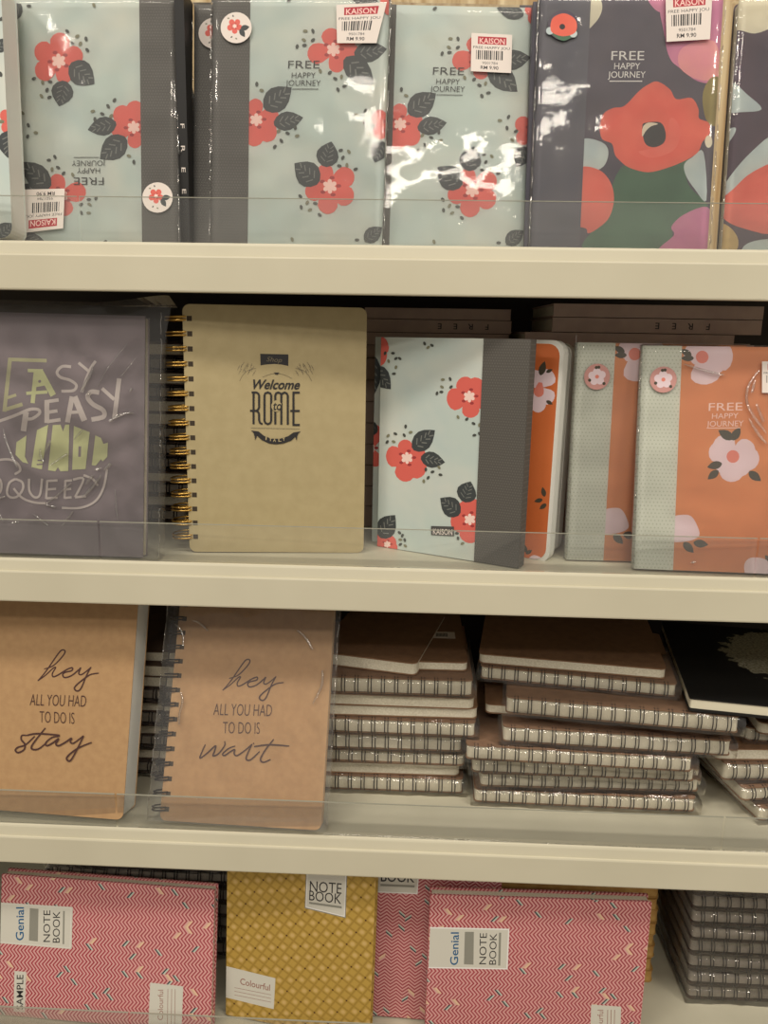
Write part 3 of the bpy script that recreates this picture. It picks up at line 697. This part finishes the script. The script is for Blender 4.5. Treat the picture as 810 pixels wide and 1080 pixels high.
t = standing('notebook', 'pale blue floral notebook turned back side out with its black spine band on the right', MG, WG, HG, .012, 'water', A, band=('band_dark', WG-.0395, WG), corners='', rad=0, film=None)
MG2 = frame(-.0377, .0890, S2, -27, 1.0, .3, .012, WG)
A2 = Art(WG, HG, MG2); A2.view((370, 300), 3.24); A2.flower((62, 560), [(90, 480), (95, 620), (50, 500), (40, 640)]); A2.leaf((78, 380), (70, 240), .5)
A2.leaf((60, 520), (80, 470), .9)
standing('notebook', 'floral notebook peeking out behind the left edge of the back side out floral one', MG2, WG, HG, .011, 'water', A2, band=('band_dark', WG-.0395, WG), corners='', rad=0)
# orange notebooks nested behind it, page edges outward
pc = on_z(575, 592, S2); yw = -27.5
for i, dn in enumerate(('orange notebook with curved white page edges, beside the black spine band', 'white edged orange notebook, middle of the nested trio beside the black spine band', 'white edged orange notebook, backmost of the nested trio beside the black spine band')):
    uu = Vector((math.cos(R(yw)), math.sin(R(yw)))); nn = Vector((-math.sin(R(yw)), math.cos(R(yw))))
    q = Vector((pc.x, pc.y))-uu*WG+nn*(.0145*i)
    MH = frame(q.x, q.y, S2, yw, 1.5, 0, .0140, WG)
    A = Art(WG, HG-.003, MH)
    if i == 0:
        A.view((370, 300), 3.24)
        A.petal((645, 350), (610, 300), 1.1, 'lilac'); A.petal((645, 345), (690, 300), 1.1, 'lilac'); A.petal((640, 360), (640, 438), .8, 'lilac'); A.petal((645, 360), (690, 400), 1, 'lilac'); A.petal((648, 335), (640, 385), .8, 'peach')
        for a, b in (((663, 262), (648, 310)), ((590, 375), (625, 375)), ((690, 290), (668, 300)), ((690, 410), (668, 398)), ((655, 692), (662, 725)), ((627, 742), (655, 735)), ((645, 768), (668, 750)), ((588, 885), (600, 915)), ((620, 908), (598, 920))): A.leaf(a, b, .5, 'darkleaf', None)
        A.smooth([(600, 945), (625, 925), (660, 940), (670, 960), (600, 965)], 'lilac')
    standing('notebook', dn, MH, WG, HG-.003, .0140, 'orange', A, pages='pages_white', rad=.010, cov_t=.0008, inset=-.0006 if i else -.0030, side='pages_white', group='nested orange notebooks')
# two wrapped orange notebooks facing the front
MJ = frame(.1843, .0157, S2, -4, 11.0, .4, .010, W1); HJ = .1840
A = Art(W1, HJ, MJ); A.view((560, 300), 3.24)
for t_ in ((530, 215), (600, 175), (690, 240), (670, 270), (600, 342), (545, 250)): A.petal((590, 250), t_, 1.2, 'lilac')
A.disc((585, 248), 22, 'peach', 14); 
for a, b in (((510, 222), (548, 242)), ((512, 252), (556, 252))): A.leaf(a, b, .5, 'darkleaf', None)
for t_ in ((640, 520), (610, 560), (760, 545), (780, 600), (735, 650), (682, 675), (640, 640)): A.petal((690, 590), t_, 1.0, 'lilac')
A.disc((690, 588), 22, 'peach', 14)
for a, b in (((640, 498), (690, 528)), ((715, 488), (688, 532)), ((602, 625), (652, 612)), ((604, 666), (640, 636)), ((786, 672), (745, 640)), ((556, 917), (522, 882)), ((606, 890), (556, 882)), ((800, 925), (830, 960))): A.leaf(a, b, .55, 'darkleaf', None)
A.smooth([(480, 800), (530, 787), (556, 802), (576, 850), (560, 870), (515, 880), (480, 872)], 'lilac'); A.smooth([(742, 938), (775, 933), (812, 948), (830, 1000), (745, 1000), (728, 965)], 'lilac')
for body, a, b, h in (('FREE', (607, 432), (722, 430), 28), ('HAPPY', (618, 459), (708, 457), 19), ('JOURNEY', (600, 486), (726, 484), 20)): A.text(body, a, b, (a[0]+1, a[1]-h), 'blush', .0)
A.stroke([(605, 491), (715, 490)], 2.5, 'blush', curve=False)
oitems = list(A.items)
def orange_book(label, M, seed, tagq=None):
    a = Art(W1, HJ, M); a.items = oitems
    t = standing('notebook', label, M, W1, HJ, .010, 'orange_wrapped', a, band=('band_light', 0, .0312), film=None, seed=seed, group='wrapped orange notebooks', corners='bc')
    fm = film_mesh(W1, HJ, .010, seed=seed, m='film', spike=(.125, .15, .03, .004) if tagq else None)
    mb = MB(); g = Art(W1, HJ, M); s = .0107; cx, cz = .0168, .1560
    def ring(r, k, mt, c=(cx, cz), y=-.003):
        mb.face([(c[0]+r*math.cos(2*math.pi*i/24), y-.00001*k, c[1]+r*math.sin(2*math.pi*i/24)) for i in range(24)], mt)
    ring(s, 0, 'stickerpink')
    for k in range(5): ring(.0032, 2+k, 'lilac', (cx+.0042*math.cos(k*1.2566+.4), cz+.0042*math.sin(k*1.2566+.4)))
    ring(.0016, 9, 'peach')
    for k, (dx, dz) in enumerate(((-.006, -.003), (.006, -.0055), (-.001, .0075), (.001, .0078))): ring(.0013, 10+k, 'darkleaf', (cx+dx, cz+dz))
    mb.build('round_sticker', t)
    if tagq:
        g.view((560, 300), 3.24); price_tag(g, tagq); add_tag_part(t, g, W1, HJ)
        fold_lines(fm, Art(W1, HJ, M, (560, 300), 3.24), [[(775, 295), (740, 345), (732, 400), (755, 450), (800, 510)], [(760, 330), (750, 370)], [(765, 410), (790, 470)], [(520, 275), (600, 300), (655, 312)], [(740, 460), (770, 510), (800, 545)], [(545, 950), (556, 945)]], .0011)
    fm.build('plastic_wrap', t, smooth=True)
    return t
orange_book('orange notebook in shiny film with pale spine band and title, at the right end', MJ, 21, [(785, 265), (905, 265), (905, 372), (785, 372)])
MI = frame(.1335, .0415, S2, 0, 5.0, 0, .010, W1)
orange_book('orange notebook with pale dotted spine band, half covered by its right neighbour', MI, 22)

#@@ROW3
MK = frame(-.4040, .0100, S3, -1.8, 15.6, -1.2, .030, .150); WK, HK = .150, .205
p = on_z(129, 866, S3+.008); u_ = MK.col[0].to_3d(); MK.translation.x += p.x-(MK.translation+u_*WK).x
def hey(A, last):
    for l in ([(290, 222), (350, 200), (410, 140), (428, 105), (408, 97), (380, 125), (300, 240), (248, 300)],
              [(248, 300), (300, 262), (350, 216), (366, 213), (345, 250), (350, 272), (380, 262), (440, 225), (475, 213), (472, 232), (430, 243), (413, 257), (425, 277), (470, 265), (520, 225), (531, 215), (518, 250), (535, 258), (570, 235), (600, 208)],
              [(600, 208), (570, 262), (535, 345), (510, 366), (490, 350), (505, 325), (560, 280), (600, 256), (650, 248)]): A.stroke(l, 9.5, 'script_ink', taper=.35)
    A.text('ALL YOU HAD', last[0], last[1], last[2], 'script_ink', -.012); A.text('TO DO IS', last[3], last[4], last[5], 'script_ink', -.012)
A = Art(WK, HK, MK); A.view((0, 670), 6.23)
hey(A, ((197, 460), (565, 470), (203, 380), (262, 572), (490, 582), (262, 492)))
for l in ([(178, 657), (145, 658), (142, 685), (165, 715), (160, 750), (122, 770), (103, 755), (120, 735), (170, 718), (230, 662)], [(300, 608), (235, 690), (208, 735), (225, 750), (262, 742), (310, 702)], [(175, 657), (250, 645), (395, 655)],
          [(395, 662), (345, 670), (303, 705), (312, 724), (350, 705), (388, 678), (370, 712), (388, 724), (430, 703), (472, 675), (465, 700), (488, 706), (552, 658)],
          [(553, 658), (500, 765), (465, 822), (443, 815), (450, 790), (515, 740), (605, 702)]): A.stroke(l, 11, 'script_ink', taper=.35)
standing('notebook', 'thick kraft notebook with handwritten stay at the left end', MK, WK, HK, .030, 'kraft', A, pages='pages_white', rad=.006, cov_t=.0008, inset=.0006)
ML = frame(-.2228, .0085, S3, -1.2, 23.0, -.6, .013, .148); WL, HL = .1475, .205
A = Art(WL, HL, ML); A.view((195, 680), 6.23)
hey(A, ((187, 462), (570, 470), (194, 380), (250, 582), (492, 586), (252, 500)))
for l in ([(135, 655), (115, 700), (100, 745), (150, 710), (202, 663), (195, 700), (186, 730), (222, 715), (262, 662), (262, 633)], [(332, 665), (290, 680), (250, 715), (262, 727), (300, 702), (328, 688), (325, 715), (345, 727), (400, 690), (442, 652)],
          [(442, 652), (405, 735), (412, 757), (440, 750), (492, 700)], [(585, 620), (530, 690), (498, 750), (518, 771), (565, 752)], [(455, 668), (560, 656), (687, 665)]): A.stroke(l, 10, 'script_ink', taper=.35)
A.disc((452, 648), 5, 'script_ink', 8)
t = empty('spiral_notebook', ML, 'kraft brown spiral notebook in clear film with handwritten wait, leaning back', 'notebook')
ol = rrect(0, 0, WL, HL, .006); mb = MB(); mb.slab(ol, 0, .001, 'kraft'); A.emit(mb, ol); holes(mb, .010, .195, 15, .0058); mb.build('front_cover', t)
mb = MB(); mb.slab(rrect(.002, .001, WL-.001, HL-.001, .006), .0012, .0118, 'pages'); mb.build('pages', t)
mb = MB(); mb.slab(ol, .012, .013, 'kraft'); mb.build('back_cover', t)
rings_standing(t, HL, .013, 'wire', 15, .010, .195, cx=-.001, rx=.0085, wire=.0008)
fm = film_mesh(.158, .206, .015, g=.0025, amp=.0009, m='film', nx=30, nz=40, seed=31, spike=(.13, .19, .04, .003))
A.view((140, 620), 3.68); sh0 = len(fm.v)
fold_lines(fm, A, [[(168, 142), (188, 158), (200, 190), (199, 225)], [(190, 405), (198, 440), (186, 490), (184, 530)], [(235, 127), (265, 138), (296, 166)], [(640, 165), (670, 190), (700, 240)], [(700, 450), (735, 380), (738, 320)]], .0011)
fm.v = fm.v[:sh0]+[(a+.008, b, c) for a, b, c in fm.v[sh0:]]
wr = fm.build('plastic_wrap', t, smooth=True); wr.location.x = -.008

#@@STACKS
SPN = {}
def spiral_parts(L, Dp, T, cover, film, n=None, edge='pages'):
    key = (L, Dp, T, cover, film); edge = 'pages_shaded' if cover == 'darkbrown' else edge  # dark-covered stacks get the page copy with shade in its colour
    if key in SPN: return SPN[key]
    ms = []
    mb = MB(); mb.slab(rrect(0, 0, L, Dp, .005), T-.0018, T-.0007, cover, swap=True); ms.append(('front_cover', mb))
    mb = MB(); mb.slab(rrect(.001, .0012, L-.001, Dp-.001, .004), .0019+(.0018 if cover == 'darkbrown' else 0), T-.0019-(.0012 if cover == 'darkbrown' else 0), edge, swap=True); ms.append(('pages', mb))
    mb = MB(); mb.slab(rrect(0, 0, L, Dp, .005), .0007, .0018, cover, swap=True); ms.append(('back_cover', mb))
    mb = MB(); n = n or int((L-.012)/.0127)+1; x0 = (L-(n-1)*.0127)/2
    for i in range(n):
        for dx in (-.0015, .0015):
            pts = [(x0+i*.0127+dx, .0028+.0062*math.cos(2*math.pi*a/12), T/2+(T/2-.0004)*math.sin(2*math.pi*a/12)) for a in range(12)]
            mb.tube(pts, .00055, 'wire', closed=True, n=5)
    ms.append(('spiral_binding', mb))
    if film:
        f = MB(); nx, nz = 34, 5; e = .0016
        def pt(i, j):
            x = -e*2+(L+4*e)*i/nx; a = j/nz
            y = -.0052-.0012*math.sin(math.pi*a)+.0016*noise.noise(Vector((x*90, a*3, L*50))); z = .0003+(T-.0006)*a
            return (x+.001*noise.noise(Vector((x*50, a*2, 3))), y, z+(.0006*noise.noise(Vector((x*70, a, 9))) if 0 < j < nz else 0))
        for i in range(nx):
            for j in range(nz): f.face([pt(i, j), pt(i+1, j), pt(i+1, j+1), pt(i, j+1)], film)
            a, b = pt(i, nz), pt(i+1, nz); f.face([a, b, (b[0], Dp*.7, T-.0008), (a[0], Dp*.7, T-.0008)], film)
        for i in (0, nx):
            for j in range(nz):
                a, b = pt(i, j), pt(i, j+1); f.face([a, (a[0], Dp*.7, a[2]), (b[0], Dp*.7, b[2]), b] if i == nx else [b, (b[0], Dp*.7, b[2]), (a[0], Dp*.7, a[2]), a], film)
        ms.append(('plastic_wrap', f))
    SPN[key] = ms; return ms
def soft_parts(L, Dp, T, cover, pages='pages'):
    key = (L, Dp, T, cover, pages, 's')
    if key in SPN: return SPN[key]
    ms = []
    mb = MB(); mb.slab(rrect(0, 0, L, Dp, .006), T-.0012, T-.0002, cover, swap=True); ms.append(('front_cover', mb))
    mb = MB(); mb.slab(rrect(.0006, .0006, L-.0006, Dp-.0006, .006), .0012, T-.0013, pages, swap=True); ms.append(('pages', mb))
    mb = MB(); mb.slab(rrect(0, 0, L, Dp, .006), .0002, .0011, cover, swap=True); ms.append(('back_cover', mb))
    SPN[key] = ms; return ms
def hard_parts(L, Dp, T, cover, text=None):
    key = (L, Dp, T, cover, text, 'h')
    if key in SPN: return SPN[key]
    ms = []
    mb = MB(); mb.slab(rrect(0, 0, L, Dp, 0, ''), T-.0016, T-.0002, cover, swap=True); ms.append(('front_cover', mb))
    mb = MB(); mb.slab(rrect(.001, .002, L-.001, Dp-.003, 0, ''), .0016, T-.0017, 'pages', swap=True); ms.append(('pages', mb))
    mb = MB(); mb.slab(rrect(0, 0, L, Dp, 0, ''), .0002, .0015, cover, swap=True); ms.append(('back_cover', mb))
    mb = MB(); mb.box((.0002, -.0006, .0003), (L-.0002, .0018, T-.0003), cover)
    if text:
        for i, ch in enumerate('FREE'[::-1]):
            V, Tt = glyphs(ch, .01); x0 = min(v[0] for v in V); X = L*.48+i*.0148
            for tr in Tt: mb.face([(X+.006-(V[k][0]-x0)*.0085, -.0008, T*.72-V[k][1]/.73*T*.44) for k in tr], 'ink')
    ms.append(('spine', mb)); SPN[key] = ms; return ms
OBJ = {}
def lay(kind, x, y, z, yaw, label, group, L=.21, Dp=.148, T=.0155, cover='kraft_dark', film='film_stack', pages='pages', text=None, tilt=0, name=None):
    key = (kind, L, Dp, T, cover, film, pages, text)
    M = Matrix.Translation((x, y, z)) @ Matrix.Rotation(R(yaw), 4, 'Z') @ Matrix.Rotation(R(tilt), 4, 'Y')
    if key in OBJ:
        t = copy_tree(OBJ[key]); t.matrix_world = M; tag(t, label, 'notebook', group); return t
    ms = {'sp': lambda: spiral_parts(L, Dp, T, cover, film), 'soft': lambda: soft_parts(L, Dp, T, cover, pages), 'hard': lambda: hard_parts(L, Dp, T, cover, text)}[kind]()
    t = empty(name or {'sp': 'spiral_notebook', 'soft': 'softcover_notebook', 'hard': 'hardcover_notebook'}[kind], M, label, 'notebook', group)
    for n, mb in ms: mb.build(n, t, smooth=n in ('plastic_wrap', 'spiral_binding'))
    OBJ[key] = t; return t
ORD = ['lowest', 'second', 'third', 'fourth', 'fifth', 'sixth', 'seventh', 'eighth', 'ninth', 'tenth', 'eleventh', 'twelfth', 'thirteenth', 'fourteenth', 'fifteenth', 'sixteenth', 'seventeenth', 'eighteenth', 'nineteenth', 'twentieth']
KW = {'sp': 'spiral notebook', 'soft': 'softcover notebook', 'hard': 'dark hardcover notebook'}
def stack(z, items, x, y, where, group, open_top=False, **kw):
    rnd = random.Random(len(group)*7+len(items)); n = len(items)
    for i, it in enumerate(items):
        k, T = it[0], it[1]; dx, dy, yaw = (it[2:5] if len(it) > 2 else (rnd.uniform(-.004, .004), rnd.uniform(0, .005), rnd.uniform(-1.5, 1.5)))
        ex = dict(kw); ex.update(it[5] if len(it) > 5 else {})
        od = 'topmost' if i == n-1 and not open_top else ORD[i]+(' from the bottom' if i else '')
        cw = {'darkbrown': 'dark ', 'kraft_dark': 'brown ', 'kraft': 'kraft ', 'kraft_yellow': 'yellowish ', 'spine_brown': ''}.get(ex.get('cover', 'kraft_dark'), '')
        if k == 'hard': cw = ''
        lay(k, x+dx, y+dy, z, yaw, '%s%s, %s in %s' % (cw, KW[k], od, where), group, T=T, **ex); z += T+.0002
    return z
# middle shelf, stack between the two kraft notebooks
stack(S3+.0003, [('sp', .0150), ('soft', .0110), ('sp', .0150), ('soft', .0100), ('sp', .0160), ('soft', .010), ('sp', .0150), ('soft', .0120), ('soft', .0125), ('soft', .011)], -.435, .098,
      'the stack between stay and wait', 'notebooks stacked between the kraft notebooks', cover='darkbrown')
# stack right behind the wait notebook
w = 'the stack right of wait'; gk = 'notebooks stacked right of the wait notebook'
xr = .0592-.21
k5 = dict(cover='kraft_dark')
zM = stack(S3+.0003, [('sp', .0172, xr-.0035+.15, .0, 0), ('soft', .0125, xr-.007+.15, .001, .5), ('sp', .0140, xr-.003+.15, .002, -.6), ('sp', .0168, xr-.006+.15, .0, .3), ('sp', .0165, xr+.006+.15, .001, -.5),
            ('soft', .0118, xr+.008+.15, .003, .6), ('soft', .0120, xr+.004+.15, .002, -.4), ('sp', .0178, xr+.002+.15, .001, .3)], -.15, .0795, w, gk, open_top=True, **k5)
t = lay('soft', -.0955+.0, .1080, zM+.0005, -13, 'brown softcover notebook lying crooked on top, left of the barcode sticker one', gk, L=.105, Dp=.148, T=.013, cover='kraft_dark')
t = lay('soft', -.012-.0, .0990, zM+.0003, 0.5, 'brown softcover notebook with a barcode sticker lying on top of the stack beside wait', gk, L=.069, Dp=.148, T=.0095, cover='kraft_dark')
g = MB(); bx, by, tz = .030, .062, .0096
g.box((bx, by, .0094), (bx+.030, by+.018, tz), 'tag'); g.box((bx+.001, by+.003, tz), (bx+.006, by+.015, tz+.0001), 'tagred')
for i in range(9): g.box((bx+.010+i*.0014, by+.004, tz), (bx+.0108+i*.0014, by+.014, tz+.0001), 'ink')
g.build('barcode_sticker', t)
# wide slumped stack in the middle-right
w = 'the long stack right of centre'; gk = 'notebooks in the long middle stack'
a0 = .06
stack(S3+.0003, [('sp', .0156, .0053, .002, -.8), ('sp', .0152, .0105, .004, 1.2), ('sp', .0150, .0020, .003, -.8), ('sp', .0160, -.0045, .0, -2.5), ('sp', .0172, .0300, .006, -3.5),
            ('soft', .0100, .0150, .030, -4), ('sp', .0178, .0320, .010, -7.0)], a0, .064, w, gk, open_top=True, **k5)
zN = S3+.0003+.0156+.0152+.0150+.0160+.0172+.0100+.0178+.0014
t = lay('sp', .0700, .110, zN+.0003, -9, 'spiral notebook second from top in the long stack right of centre', gk, L=.185, Dp=.135, T=.0145, cover='kraft_dark')
lay('soft', .0680, .114, zN+.0151, -8, 'brown softcover notebook with cream pages, topmost of the long stack right of centre', gk, L=.178, Dp=.148, T=.0105, cover='kraft_dark')
# leaning kraft corner between the two stacks
# right-hand stack
w = 'the stack under the black notebook'; gk = 'notebooks stacked at the right end'
zO = stack(S3+.0003, [('sp', .0150, .330, .052, 12), ('sp', .0150, .316, .060, 10), ('sp', .0190, .300, .070, 4), ('soft', .0120, .292, .074, 3), ('sp', .0150, .325, .09, -4), ('soft', .0120, .330, .076, -5)], 0, 0, w, gk, **k5)
zb = zN+.0008
t = empty('hardcover_notebook', Matrix.Translation((.2545, .0520, max(zb, zO)+.0006)) @ Matrix.Rotation(R(-9.5), 4, 'Z'), 'black notebook with a ragged grey patch on its cover, lying across the stacks', 'notebook')
L, Dp, T = .150, .205, .0135
mb = MB(); mb.slab(rrect(0, 0, L, Dp, .002), T-.0016, T-.0004, 'torn', 'black', swap=True); mb.build('front_cover', t)
mb = MB(); mb.slab(rrect(.001, .001, L-.001, Dp-.001, .002), .0030, T-.0017, 'cream', swap=True); mb.build('pages', t)
mb = MB(); mb.slab(rrect(0, 0, L, Dp, .002), .0004, .0029, 'black', swap=True); mb.build('back_cover', t)

# second shelf, stacks behind the upright books
stack(S2+.0003, [('sp', .0150), ('soft', .0110), ('sp', .0150), ('soft', .0100), ('sp', .0150), ('sp', .0150), ('sp', .0150), ('soft', .0120), ('soft', .0120), ('sp', .0150), ('soft', .0120), ('sp', .0150), ('soft', .0120)], -.435, .140,
      'the stack behind purple lemon', 'notebooks stacked behind the purple notebook', cover='darkbrown', film=None)
stack(S2+.0003, [('hard', .0205, -.052+random.uniform(-.002, .002), .148, 0) for i in range(8)]+[('hard', .0120, -.050, .150, 0), ('hard', .0118, -.052, .148, .4), ('hard', .0122, -.0498, .150, -.2, dict(text='F'))][:3]+[('hard', .0105, -.0505, .152, .0)], 0, 0,
      'the stack behind back side out floral', 'dark notebooks stacked behind the floral one', cover='spine_brown', L=.138, Dp=.18)
stack(S2+.0003, [('hard', .0222, .118+random.uniform(-.002, .002), .114, 0) for i in range(8)]+[('hard', .0130, .096, .108, 0), ('hard', .0130, .1200, .111, .0, dict(text='F')), ('hard', .0118, .1206, .112, .0)], 0, 0,
      'the stack behind wrapped orange notebooks', 'dark notebooks stacked behind the orange ones', cover='spine_brown', L=.1845, Dp=.14)

#@@ROW4
WP, HP = .2165, .1425
def patterned(label, M, W, H, T, pat, art, vertical=False, group=None):
    t = empty('notebook', M, label, 'notebook', group); ol = rrect(0, 0, W, H, .001, 'abcd', 2)
    def uvfix(mb):
        if not vertical: return mb
        mb.uv = [[(b, a) for a, b in f] for f in mb.uv]; return mb
    mb = MB(); mb.slab(ol, 0, .0022, pat); uvfix(mb); art.emit(mb, ol); mb.build('front_cover', t)
    mb = MB(); mb.slab(rrect(.002, .002, W-.002, H-.002, 0, ''), .0024, T-.0024, 'pages'); mb.build('pages', t)
    mb = MB(); mb.slab(ol, T-.0022, T, pat); uvfix(mb); mb.build('back_cover', t)
    return t
def vtext(A, body, x, y0, y1, top, m, wgt=0): A.text(body, (x, y0), (x+2, y1), (top, y0), m, wgt)
MP = frame(-.4018, .0265, S4, -2.6, 11.0, -.1, .014, WP)
A = Art(WP, HP, MP); A.view((0, 910), 6.35)
A.poly([(-40, 262), (488, 296), (480, 578), (-40, 535)], 'label'); A.poly([(-40, 268), (478, 302), (470, 570), (-40, 528)], 'white')
A.poly([(-40, 270), (476, 304), (468, 568), (-40, 526)], 'label')
vtext(A, 'Genial', 158, 520, 297, 103, 'blue_ink', .012); A.poly([(200, 303), (258, 308), (254, 527), (194, 520)], 'greybar')
vtext(A, 'NOTE', 335, 530, 318, 287, 'ink'); vtext(A, 'BOOK', 400, 535, 325, 350, 'ink'); A.poly([(423, 322), (434, 323), (430, 545), (419, 544)], 'greybar')
A.poly([(97, 724), (176, 730), (166, 1002), (90, 996)], 'label'); vtext(A, 'SAMPLE', 154, 982, 750, 108, 'ink', .01)
A.view((130, 920), 6.75); A.poly([(192, 785), (427, 812), (412, 1200), (175, 1200)], 'label'); vtext(A, 'Colourful', 283, 1052, 836, 243, 'copper_ink', .0)
for x in (318, 345, 370): A.stroke([(x, 830), (x-4, 1100)], 3.5, 'copper_ink', curve=False)
patterned('pink herringbone notebook on its side with a sample sticker, at the left end', MP, WP, HP, .014, 'chevron', A, group='pink herringbone notebooks')
MS = frame(.0240, .0250, S4, 1.5, 2.5, -.5, .013, .209)
A = Art(.209, .1545, MS); A.view((440, 880), 2.19)
A.poly([(30, 214), (213, 218), (209, 312), (26, 309)], 'white'); A.poly([(30, 217), (210, 221), (206, 309), (26, 306)], 'label')
vtext(A, 'Genial', 94, 302, 226, 75, 'blue_ink', .012); A.poly([(110, 225), (131, 225), (130, 301), (108, 300)], 'greybar'); vtext(A, 'NOTE', 159, 300, 228, 142, 'ink'); vtext(A, 'BOOK', 182, 301, 229, 165, 'ink'); A.poly([(189, 227), (194, 227), (192, 303), (187, 303)], 'greybar')
A.poly([(402, 393), (471, 398), (468, 520), (397, 520)], 'label'); vtext(A, 'Colourful', 428, 470, 405, 414, 'copper_ink')
for x in (440, 448, 456): A.stroke([(x, 405), (x-2, 500)], 1.5, 'copper_ink', curve=False)
patterned('pink herringbone notebook on its side right of the yellow one, sticker reading note book', MS, .209, .1545, .013, 'chevron', A, group='pink herringbone notebooks')
pq = on_y(231, 1085, .040); ps = on_y(390, 1095, .012)
MQ = frame(-.1760, .0400, S4, -9, 4.0, -.5, .013, .146); WQ, HQ = .1480, .188
A = Art(WQ, HQ, MQ); A.view((220, 880), 3.375)
A.poly([(347, 120), (494, 125), (488, 298), (342, 263)], 'greybar'); A.poly([(350, 122), (491, 128), (485, 294), (345, 260)], 'white'); A.poly([(353, 122), (488, 128), (482, 290), (348, 257)], 'label')
A.text('NOTE', (360, 203), (473, 212), (361, 163), 'ink'); A.text('BOOK', (358, 234), (472, 248), (359, 197), 'ink'); A.poly([(358, 240), (474, 256), (474, 264), (358, 247)], 'greybar')
A.poly([(40, 463), (238, 512), (232, 622), (36, 574)], 'label'); A.text('Colourful', (112, 533), (218, 557), (113, 510), 'copper_ink', .01)
for y in (547, 560, 573): A.stroke([(92, y-2), (222, y+24)], 1.6, 'copper_ink', curve=False)
patterned('yellow trellis patterned notebook with a note book sticker, standing beside the pink ones', MQ, WQ, HQ, .013, 'trellis', A)
MQ2 = frame(-.0300, .0480, S4, -2, 4.0, -.6, .013, .1)
A = Art(.146, .188, MQ2); A.view((220, 880), 3.375)
A.poly([(560, 90), (752, 96), (744, 213), (560, 205)], 'white'); A.poly([(560, 94), (748, 100), (740, 209), (560, 201)], 'label'); A.text('BOOK', (613, 167), (733, 171), (614, 130), 'ink', .01); A.poly([(612, 176), (734, 181), (733, 189), (612, 184)], 'greybar')
patterned('pink herringbone notebook standing upright between the yellow and the right-hand pink one', MQ2, .1230, .188, .013, 'chevron', A, vertical=True, group='pink herringbone notebooks')
stack(S4+.0003, [('sp', .0180, .2985-i*.0010, .088+random.uniform(-.002, .002), random.uniform(-1, .6)) for i in range(8)], 0, 0, 'the bottom right spiral stack', 'wrapped spiral notebooks at the bottom right', cover='darkbrown')
stack(S4+.0003, [('soft', .0140, .060+random.uniform(-.002, .002), .112, random.uniform(-1, 1)) for i in range(11)]+[('soft', .0140, .052, .108, 0, dict(cover='kraft_dark'))], 0, 0, 'the stack behind the right pink notebook', 'yellowish softcover notebooks behind the pink one', cover='kraft_yellow', L=.209, pages='kraft_yellow')
stack(S4+.0003, [('sp', .0175) for i in range(9)], -.385, .115, 'the stack behind the pink sample notebook', 'spiral notebooks behind the pink sample notebook', cover='darkbrown')

#@@LIGHT
def area(name, loc, target, sx, sy, e, c):
    l = bpy.data.lights.new(name, 'AREA'); l.shape = 'RECTANGLE'; l.size, l.size_y = sx, sy; l.energy = e; l.color = c
    o = bpy.data.objects.new(name, l); col.objects.link(o); o.location = loc
    o.rotation_euler = (Vector(target)-Vector(loc)).to_track_quat('-Z', 'Y').to_euler(); return o
warm = (1.0, .93, .83)
for x, y, e in ((-.60, -1.05, 14), (.70, -1.05, 14), (.10, -2.75, 22), (-1.9, -2.0, 28), (2.0, -2.0, 28)):
    area('ceiling_lamp', (x, y, 1.48), (x*.9, y+.25, 0), 1.0, .20, e, warm)
wd = bpy.data.worlds.new('world'); bpy.context.scene.world = wd; wd.use_nodes = True
bg = wd.node_tree.nodes['Background']; bg.inputs[0].default_value = (1.0, .93, .83, 1); bg.inputs[1].default_value = .33
sc = bpy.context.scene
sc.view_settings.view_transform = 'Standard'; sc.view_settings.look = 'None'; sc.view_settings.exposure = 0; sc.view_settings.gamma = 1
sc.view_settings.use_curve_mapping = False
sc.cycles.transparent_max_bounces = 24; sc.cycles.max_bounces = 6
